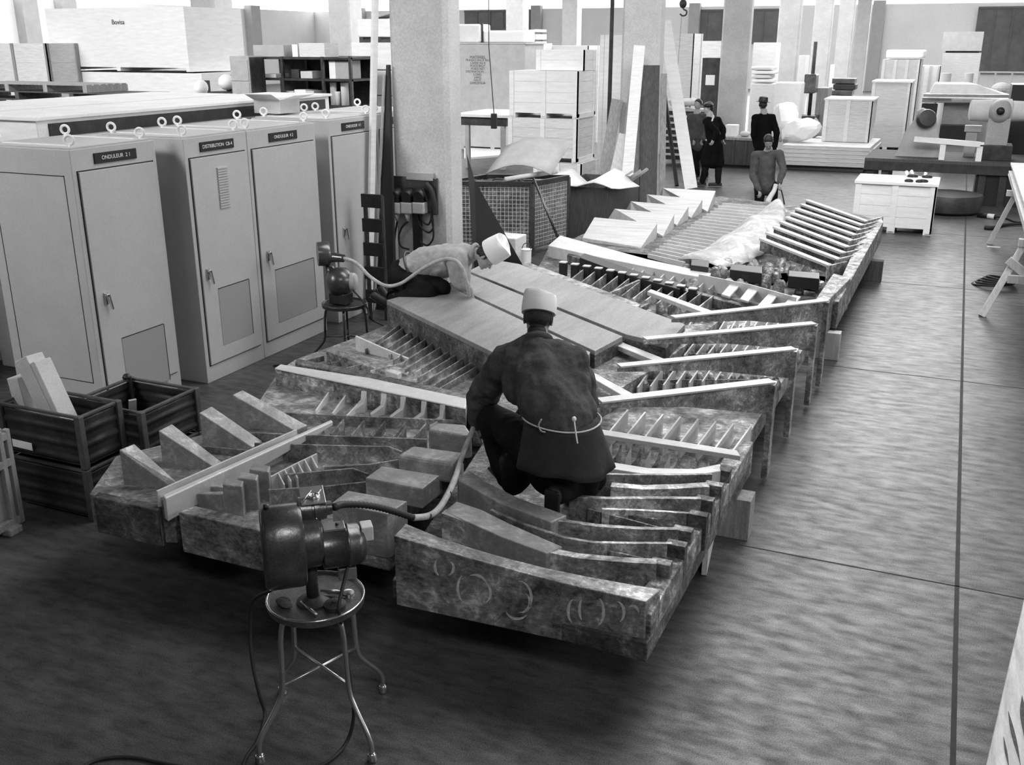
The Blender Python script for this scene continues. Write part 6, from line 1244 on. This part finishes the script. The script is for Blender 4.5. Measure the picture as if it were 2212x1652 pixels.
def hand(bm, w, d, nrm, thumb, curl=0.6, k=1.0, spread=0.16):
    # w wrist, d direction of the fingers, nrm out of the back of the hand, thumb: +1/-1 side
    d = Vector(d).normalized(); n = Vector(nrm); n = (n-d*n.dot(d)).normalized(); s = d.cross(n)*thumb; w = Vector(w)
    for i, x in enumerate((-0.03, -0.01, 0.01, 0.03)): capsule(bm, w+s*x*0.5*k+d*0.012*k, w+(d*0.088+s*x)*k, 0.014*k, 0.0125*k, 8)
    L = [(0.030, 0.024, 0.018), (0.040, 0.027, 0.02), (0.043, 0.029, 0.021), (0.038, 0.026, 0.02)]
    for i, x in enumerate((-0.032, -0.0105, 0.0115, 0.033)):   # little finger to index (thumb on the +s side)
        p = w+(d*(0.09-0.006*abs(x)*30)+s*x)*k; a = 0.0; dd = (d+s*x*spread*4).normalized(); r = 0.0098 if i else 0.0085
        for j, l in enumerate(L[i]):
            a += curl*(0.75 if j == 0 else 0.95)*(1+0.08*(1.5-i)); q = p+(dd*math.cos(a)-n*math.sin(a))*l*k; capsule(bm, p, q, r*k, (r-0.0012)*k, 8); p = q; r -= 0.001
    p = w+(d*0.022+s*0.026-n*0.004)*k; q = w+(d*0.055+s*0.056-n*0.02)*k; capsule(bm, p, q, 0.015*k, 0.0115*k, 8); r_ = q+(d*0.028+s*0.004-n*0.018*(1+curl))*k; capsule(bm, q, r_, 0.011*k, 0.0105*k, 8); capsule(bm, r_, r_+(d*0.02-s*0.006-n*0.012*(1+curl))*k, 0.0105*k, 0.009*k, 8)
def limb(bm, pts, rs, seg=14):
    for i in range(len(pts)-1): capsule(bm, pts[i], pts[i+1], rs[i], rs[i+1], seg)
def shoe(root, a, toe, up=(0, 0, 1), m_=None):
    # a ankle, toe tip; the sole lies away from up
    a, toe, up = Vector(a), Vector(toe), Vector(up).normalized(); d = (toe-a); d = (d-up*d.dot(up)).normalized(); L = 0.2; b = a-up*0.065
    bm = NB(); capsule(bm, b-d*0.05, b+d*0.06, 0.038, 0.036); capsule(bm, b+d*0.06, b+d*0.17, 0.038, 0.034); capsule(bm, a+up*0.03, b-d*0.02, 0.045, 0.04); s = d.cross(up)
    o = part(root, 'boot', bm, m_ or M_RUBBER, True); remesh(o, 0.009, 3)
    bm = NB(); obb(bm, b-d*0.09-s*0.04-up*0.038, d*0.29, s*0.08, up*0.02); part(o, 'sole', bm, M_BLACK, bevel=0.008)
def paper_cap(root, c, fwd, up, k=1.0, tall=0.1):
    # folded paper cap: oval band, soft open crown
    M = basis(fwd, up); c = Vector(c); bm = NB(); n = 36; rings = []
    rnd = random.Random(3)
    for j, (z, s, fold) in enumerate(((0.012, 1.0, 0), (0.03, 1.03, 0.0), (0.06, 1.03, 0.01), (tall*0.85, 0.99, 0.02), (tall, 0.95, 0.03), (tall+0.004, 0.90, 0.03), (tall-0.006, 0.6, 0.05), (tall+0.0, 0.25, 0.03))):
        r_ = []
        for i in range(n):
            a = 2*math.pi*i/n; w = 1+fold*math.sin(3*a+j)+fold*0.6*math.sin(7*a); r_.append(bm.verts.new(c+M@Vector((math.cos(a)*0.088*s*w, math.sin(a)*0.104*s*w-0.012, z+fold*0.35*math.sin(2*a)))*k))
        rings.append(r_)
    for j in range(len(rings)-1):
        for i in range(n): face(bm, [rings[j][i], rings[j][(i+1) % n], rings[j+1][(i+1) % n], rings[j+1][i]])
    face(bm, rings[-1]); face(bm, rings[0][::-1])
    return part(root, 'paper_cap', bm, M_PAPER, 'auto')
Z = Vector((0, 0, 1))
# ---------------------------------------------------------------- kneeling man, seen from behind
def J(px, py, Y): return atY(px, py, Y)
hd = J(1163, 688, 4.98); nk = J(1163, 742, 4.86); sL, sR = J(1092, 782, 4.84), J(1236, 786, 4.84); ch = J(1168, 815, 4.74); mb = J(1185, 862, 4.66); wa = J(1212, 905, 4.62); pe = J(1212, 960, 4.60)
eL, eR = J(1038, 862, 4.98), J(1262, 868, 5.0); hL = J(1030, 925, 5.02); hR = J(1130, 900, 5.2)
hipL, hipR = J(1160, 965, 4.62), J(1256, 970, 4.60); kL = J(1062, 905, 4.92); aL = J(1092, 1030, 4.80); kR = J(1278, 1030, 4.86); aR = J(1205, 1065, 4.50)
root = thing('person', 'kneeling man seen from behind in dark jacket, apron strings and white paper cap', 'person', (pe.x, pe.y, 0.55), 'workmen')
fw = Vector((-0.35, 0.93, -0.55)); up = Vector((-0.1, 0.45, 0.9))
bm = NB(); head(bm, hd, fw, up); capsule(bm, nk, hd-Vector((0, 0.02, 0.04)), 0.058, 0.055)
limb(bm, [nk, ch, mb, wa, pe], [0.055, 0.10, 0.11, 0.11, 0.12]); limb(bm, [nk-Z*0.05, sL], [0.045, 0.05]); limb(bm, [nk-Z*0.05, sR], [0.045, 0.05])
limb(bm, [sL, eL, hL], [0.05, 0.042, 0.028]); limb(bm, [sR, eR, hR], [0.05, 0.042, 0.028])
limb(bm, [hipL, kL, aL], [0.085, 0.058, 0.04]); limb(bm, [hipR, kR, aR], [0.085, 0.058, 0.04])
hand(bm, hL, (0.1, 0.35, -0.9), (-0.8, -0.5, -0.2), 1, 0.95); hand(bm, hR, (-0.5, 0.2, -0.6), (0.3, -0.9, 0.2), -1, 0.8)
remesh(part(root, 'body', bm, M_SKIN, True), 0.0065, 2)
hair(root, hd, fw, up, 1.0, -0.085); paper_cap(root, hd+Vector((0, 0, 0.012)), fw, up, 1.08, 0.115)
bm = NB()
limb(bm, [nk-Z*0.01, ch, mb, wa], [0.09, 0.165, 0.175, 0.17]); limb(bm, [J(1120, 792, 4.80), J(1215, 796, 4.80)], [0.115, 0.12]); limb(bm, [J(1128, 830, 4.76), J(1228, 836, 4.76)], [0.12, 0.125]); limb(bm, [J(1165, 875, 4.70), J(1250, 885, 4.72)], [0.12, 0.11])
limb(bm, [J(1130, 760, 4.86), sL, eL, hL+Z*0.05], [0.09, 0.1, 0.084, 0.056]); limb(bm, [J(1200, 764, 4.86), sR, eR, hR], [0.09, 0.1, 0.08, 0.055])
remesh(part(root, 'jacket', bm, M_JACKET, True), 0.011, 7, 0.045, 0.10)
bm = NB(); torus(bm, nk+Vector((0, 0.0, 0.015)), hd-nk, 0.062, 0.022, 28, 10); part(root, 'collar', bm, M_JACKET, True)
bm = NB()   # skirt of the jacket / apron below the string
N = 40; rings = []
for j in range(9):
    v = j/8; cc = J(1213, 905, 4.62).lerp(J(1222, 1000, 4.63), v); a_ = 0.2+0.06*v; b_ = 0.18+0.06*v
    rings.append([bm.verts.new(cc+Vector((math.cos(t_)*a_*(1+0.05*v*math.sin(9*t_)), math.sin(t_)*b_*(1+0.06*v*math.sin(7*t_+1)), 0.015*math.sin(3*t_)*v))) for t_ in [2*math.pi*i/N for i in range(N)]])
for j in range(8):
    for i in range(N): face(bm, [rings[j][i], rings[j][(i+1) % N], rings[j+1][(i+1) % N], rings[j+1][i]])
face(bm, rings[0]); face(bm, rings[-1][::-1]); part(root, 'apron', bm, M_APRON, True)
bm = NB(); cc = J(1213, 903, 4.62); tube(bm, [cc+Vector((math.cos(t_)*0.212, math.sin(t_)*0.188, 0.008*math.sin(2*t_))) for t_ in [2*math.pi*i/40 for i in range(41)]], 0.0045, 8); st = part(root, 'apron_string', bm, M_CARDL, True)
kn = J(1240, 905, 4.42)
bm = NB(); ellip(bm, kn, (0.012, 0.012, 0.014)); tube(bm, [kn, kn+Vector((0.01, -0.01, -0.04)), kn+Vector((0.02, -0.01, -0.10)), kn+Vector((0.025, -0.01, -0.125))], 0.004, 6, 4); part(st, 'knot', bm, M_PAPER, True)
k2 = J(1170, 905, 4.43); bm = NB(); tube(bm, [k2, k2+Vector((-0.012, -0.01, -0.03)), k2+Vector((0.0, -0.01, -0.06)), k2+Vector((0.025, -0.01, -0.065))], 0.004, 6, 4); part(st, 'string_loop', bm, M_CARD, True)
bm = NB(); limb(bm, [pe, hipL, kL, aL], [0.15, 0.125, 0.09, 0.062]); limb(bm, [pe, hipR+Vector((-0.03, 0.03, -0.02)), kR], [0.14, 0.11, 0.085]); limb(bm, [kR, aR], [0.085, 0.065]); limb(bm, [pe-Z*0.05, J(1190, 1020, 4.64)], [0.15, 0.13]); limb(bm, [J(1130, 1000, 4.7), J(1110, 1040, 4.74)], [0.1, 0.08]); limb(bm, [J(1250, 1000, 4.7), J(1262, 1050, 4.72)], [0.12, 0.08])
remesh(part(root, 'trousers', bm, M_TROUS, True), 0.011, 6, 0.02, 0.1)
aL.z = max(aL.z, 0.60); shoe(root, (aL.x, aL.y, 0.60), aL+Vector((-0.15, 0.15, 0))); shoe(root, aR+Vector((0, 0, 0.0)), aR+Vector((-0.02, 0.02, -0.2)), Vector((0, 0.95, 0.25)))
bm = NB(); q = hL+Vector((0.02, 0.06, -0.09)); cyl(bm, q+Vector((0, -0.06, 0.05)), q+Vector((0.02, 0.1, -0.07)), 0.02, 12); cyl(bm, q+Vector((0.02, 0.1, -0.07)), q+Vector((0.025, 0.13, -0.09)), 0.032, 14); solo('rotary_grinder', 'small hand-held grinder in the left hand of the kneeling man', 'grinder', bm, M_DSTEEL, smooth=True)
# ---------------------------------------------------------------- man bending over the smooth plates, seen from his right side
hd = J(1052, 553, 8.06); nk = J(1018, 545, 8.06); sN, sF = J(988, 560, 7.94), J(1000, 545, 8.3); ch = J(968, 562, 8.1); mb = J(915, 572, 8.06); pe = J(872, 592, 8.02)
eN, eF = J(992, 606, 7.92), J(1000, 620, 8.26); wN, wF = J(1012, 628, 7.98), J(972, 634, 8.16)
hipN, hipF = J(868, 604, 7.92), J(872, 598, 8.14); kN = J(925, 634, 7.86); kF = J(905, 640, 8.24); aN = J(850, 648, 7.72); aF = J(848, 640, 8.2)
root = thing('person', 'man in light work jacket and tall paper cap bending low over the smooth plates', 'person', (pe.x, pe.y, 0.7), 'workmen')
fw = Vector((0.55, -0.05, -0.9)); up = Vector((0.86, 0.1, 0.5))
bm = NB(); head(bm, hd, fw, up); capsule(bm, nk, hd-Vector((0.03, 0, 0)), 0.055, 0.055)
limb(bm, [nk, ch, mb, pe], [0.07, 0.12, 0.115, 0.12]); limb(bm, [sN, eN, wN], [0.05, 0.042, 0.028]); limb(bm, [sF, eF, wF], [0.05, 0.042, 0.028])
limb(bm, [hipN, kN, aN], [0.08, 0.055, 0.04]); limb(bm, [hipF, kF, aF], [0.08, 0.055, 0.04])
hand(bm, wF, (0.5, 0.0, -0.8), (0.5, -0.3, 0.6), -1, 0.8)
remesh(part(root, 'body', bm, M_SKIN, True), 0.0065, 2)
M_ = basis(fw, up)
for s in (-1, 1): bm = NB(); ellip(bm, hd+M_@Vector((s*0.03, 0.083, -0.003)), (0.008, 0.004, 0.004), M_, 10, 8); part(root, 'eye', bm, M_BLACK, True)
hair(root, hd, fw, up); 
cap = paper_cap(root, hd+M_@Vector((0, 0.0, 0.02)), fw, up, 1.15, 0.16)
bm = NB(); hand(bm, wN, (0.25, -0.1, -0.9), (0.5, -0.75, 0.1), 1, 0.75, 1.22); capsule(bm, J(1002, 616, 7.94), wN, 0.052, 0.045); remesh(part(root, 'glove', bm, M_GLOVE, True), 0.006, 2)
bm = NB(); limb(bm, [nk-Vector((0.03, 0, 0.02)), ch, mb, pe+Vector((0.06, 0, 0.02))], [0.085, 0.155, 0.16, 0.15]); limb(bm, [sN, sF], [0.10, 0.10]); limb(bm, [ch, sN, eN, J(1003, 617, 7.95)], [0.12, 0.105, 0.078, 0.058]); limb(bm, [sF, eF, wF+Vector((0.0, 0.01, 0.05))], [0.095, 0.07, 0.05])
remesh(part(root, 'jacket', bm, M_JACKETL, True), 0.011, 7, 0.03, 0.11)
bm = NB(); torus(bm, nk+Vector((0.03, 0, 0.005)), (hd-nk), 0.068, 0.02, 28, 10); part(root, 'collar', bm, M_JACKETL, True)
be = J(893, 580, 8.04); bm = NB(); torus(bm, be, (mb-pe), 0.168, 0.009, 36, 8); part(root, 'waist_seam', bm, M_DSTEEL, True)
bm = NB(); limb(bm, [pe, hipN, kN, aN], [0.15, 0.13, 0.095, 0.065]); limb(bm, [pe, hipF, kF, aF], [0.15, 0.13, 0.095, 0.065]); limb(bm, [J(900, 606, 7.98), J(955, 622, 7.98)], [0.12, 0.085])
remesh(part(root, 'trousers', bm, M_TROUS, True), 0.011, 6, 0.02, 0.1)
shoe(root, aN, aN+Vector((-0.15, -0.05, 0.0)), Vector((0.6, 0, 0.8))); shoe(root, aF, aF+Vector((-0.15, 0.05, 0.0)), Vector((0.6, 0, 0.8)))
bm = NB(); q = wN+Vector((0.01, -0.02, -0.09)); cyl(bm, q+Vector((0, 0.03, 0.06)), q+Vector((0.03, -0.06, -0.01)), 0.02, 12); cyl(bm, q+Vector((0.03, -0.06, -0.01)), q+Vector((0.035, -0.08, -0.02)), 0.03, 14); solo('rotary_grinder', 'small hand-held grinder in the gloved hand of the bending man', 'grinder', bm, M_DSTEEL, smooth=True)
# ---------------------------------------------------------------- standing figures in the distance
def standing(lab, hd, nk, sh, wa, hp, kn, an, el, ha, fw, up, mj, mt, coat=0.0, vox=0.014, hat=None, hair_on=True, disp=0.03, hands=True):
    root = thing('person', lab, 'person', (hp[0].x, hp[0].y, 0), 'workmen'); bm = NB(); head(bm, hd, fw, up, 1.0); capsule(bm, nk, hd, 0.055, 0.052); pe = (hp[0]+hp[1])/2
    limb(bm, [nk, (sh[0]+sh[1])/2-Z*0.12, wa, pe], [0.07, 0.125, 0.115, 0.12])
    for i in range(2): limb(bm, [sh[i], el[i], ha[i]], [0.05, 0.042, 0.028]); limb(bm, [hp[i], kn[i], an[i]], [0.08, 0.055, 0.04])
    if hands:
        for i in range(2): d_ = (ha[i]-el[i]).normalized(); hand(bm, ha[i], d_+Vector((0, 0, -0.5)), Vector((-1 if i else 1, -0.6, 0.2)), 1 if i else -1, 0.8)
    remesh(part(root, 'body', bm, M_SKIN, True), 0.0085, 2)
    if hair_on: hair(root, hd, fw, up)
    bm = NB(); cm = (sh[0]+sh[1])/2-Z*0.13; limb(bm, [nk-Z*0.04, cm, wa], [0.075, 0.155, 0.15]); limb(bm, [sh[0], sh[1]], [0.08, 0.08]); limb(bm, [wa, pe], [0.15, 0.165])
    for i in range(2):
        limb(bm, [sh[i], el[i], ha[i]], [0.08, 0.065, 0.05])
        if coat: limb(bm, [hp[i]+Z*0.05, hp[i].lerp(kn[i], 1.0)-Z*coat], [0.13, 0.125])
    if coat: limb(bm, [pe, (kn[0]+kn[1])/2-Z*coat], [0.16, 0.14])
    remesh(part(root, 'coat' if coat else 'jacket', bm, mj, True), vox, 6, disp, 0.14)
    bm = NB()
    for i in range(2): limb(bm, [pe, hp[i], kn[i], an[i]], [0.13, 0.11, 0.08, 0.062])
    remesh(part(root, 'trousers', bm, mt, True), vox, 4, 0.015, 0.1)
    for i in range(2): shoe(root, an[i]+Z*0.02, an[i]+Vector((fw[0]*0.2, fw[1]*0.2, 0)))
    return root
# man with the grinder, far end of the relief
Y3 = 18.2
def K(px, py, dy=0): return atY(px, py, Y3+dy)
h_ = K(1660, 305, -0.22); ank = [K(1640, 470), K(1672, 470)]; ank[0].z = ank[1].z = 0.1
w3 = standing('standing man in grey jacket holding a grinder at the relief\'s far end', h_, K(1660, 322), [K(1632, 336), K(1684, 332)], K(1656, 385), [K(1642, 402), K(1668, 402)], [K(1640, 436), K(1670, 436)], ank, [K(1626, 380, -0.05), K(1692, 368, -0.1)], [K(1640, 410, -0.35), K(1684, 394, -0.4)], Vector((0.1, -0.5, -1.0)), Vector((0.0, -0.9, 0.5)), M_GREYC, M_TROUS)
bm = NB(); tube(bm, [K(1676, 398, -0.45), K(1672, 412, -0.5), K(1664, 425, -0.6), K(1658, 438, -0.7)], [0.035, 0.05], 12, 3); t = solo('angle_grinder', 'pale hand grinder held by the man at the far end of the relief', 'grinder', bm, M_CARDL, smooth=True)
bm = NB(); tube(bm, [K(1682, 400, -0.4), K(1688, 412, -0.4), K(1694, 440, -0.4), K(1697, 470, -0.4)], 0.012, 8, 5); solo('air_hose', 'thin dark hose hanging from the grinder of the far man', 'hose', bm, M_RUBBER, smooth=True)
# man in the felt hat
Y4 = 21.6
def K(px, py, dy=0): return atY(px, py, Y4+dy)
ank = [K(1640, 396), K(1662, 396)]; ank[0].z = ank[1].z = 0.1; h_ = K(1648, 226)
w4 = standing('man in a dark coat and felt hat standing with his back turned', h_, K(1650, 240), [K(1632, 254), K(1668, 254)], K(1652, 296), [K(1642, 315), K(1664, 315)], [K(1642, 352), K(1662, 352)], ank, [K(1628, 290), K(1678, 288)], [K(1634, 318, 0.1), K(1674, 316, 0.1)], Vector((-0.3, 0.9, -0.1)), Z, M_COAT, M_TROUS, 0.05)
bm = NB(); c = h_+Z*0.05; lathe(bm, c, (0.05, 0.05, 1), [(0, 0.14), (0.008, 0.145), (0.012, 0.10), (0.10, 0.088), (0.115, 0.06), (0.108, 0)], 26); part(w4, 'felt_hat', bm, M_BLACK, 'auto')
# man walking in the dark coat
Y5 = 21.2
def K(px, py, dy=0): return atY(px, py, Y5+dy)
ank = [K(1517, 394), K(1551, 394)]; ank[0].z = 0.1; ank[1].z = 0.1; h_ = K(1530, 233)
w5 = standing('man in a long dark coat and flat cap walking, seen from the side', h_, K(1533, 247), [K(1526, 262, -0.1), K(1550, 260, 0.12)], K(1542, 300), [K(1534, 322, -0.08), K(1548, 322, 0.08)], [K(1526, 355, -0.05), K(1552, 356, 0.05)], ank, [K(1548, 285, -0.22), K(1562, 280, 0.2)], [K(1541, 300, -0.3), K(1562, 298, 0.1)], Vector((-0.9, -0.35, -0.2)), Z, M_COAT, M_TROUS, -0.05)
bm = NB(); c = h_+Z*0.055; ellip(bm, c, (0.105, 0.115, 0.06)); ellip(bm, c+Vector((-0.09, -0.04, -0.03)), (0.07, 0.07, 0.012)); part(w5, 'cap', bm, M_BLACK, True)
bm = NB(); v = K(1536, 262, -0.12); obb(bm, v, (0.03, -0.01, 0.12), (0.03, 0.02, 0.0), (0.01, -0.03, 0)); part(w5, 'shirt_front', bm, M_PAPER, bevel=0.008)
# half-hidden man behind him
Y6 = 22.4
def K(px, py, dy=0): return atY(px, py, Y6+dy)
ank = [K(1506, 385), K(1524, 385)]; ank[0].z = ank[1].z = 0.1; h_ = K(1508, 226)
standing('man in dark grey jacket half hidden behind the walking man', h_, K(1506, 240), [K(1492, 252), K(1522, 252)], K(1506, 292), [K(1500, 312), K(1518, 312)], [K(1502, 346), K(1520, 346)], ank, [K(1490, 282), K(1524, 282)], [K(1498, 300, -0.2), K(1516, 300, -0.2)], Vector((-0.2, -0.95, -0.35)), Z, M_GREYC, M_TROUS)
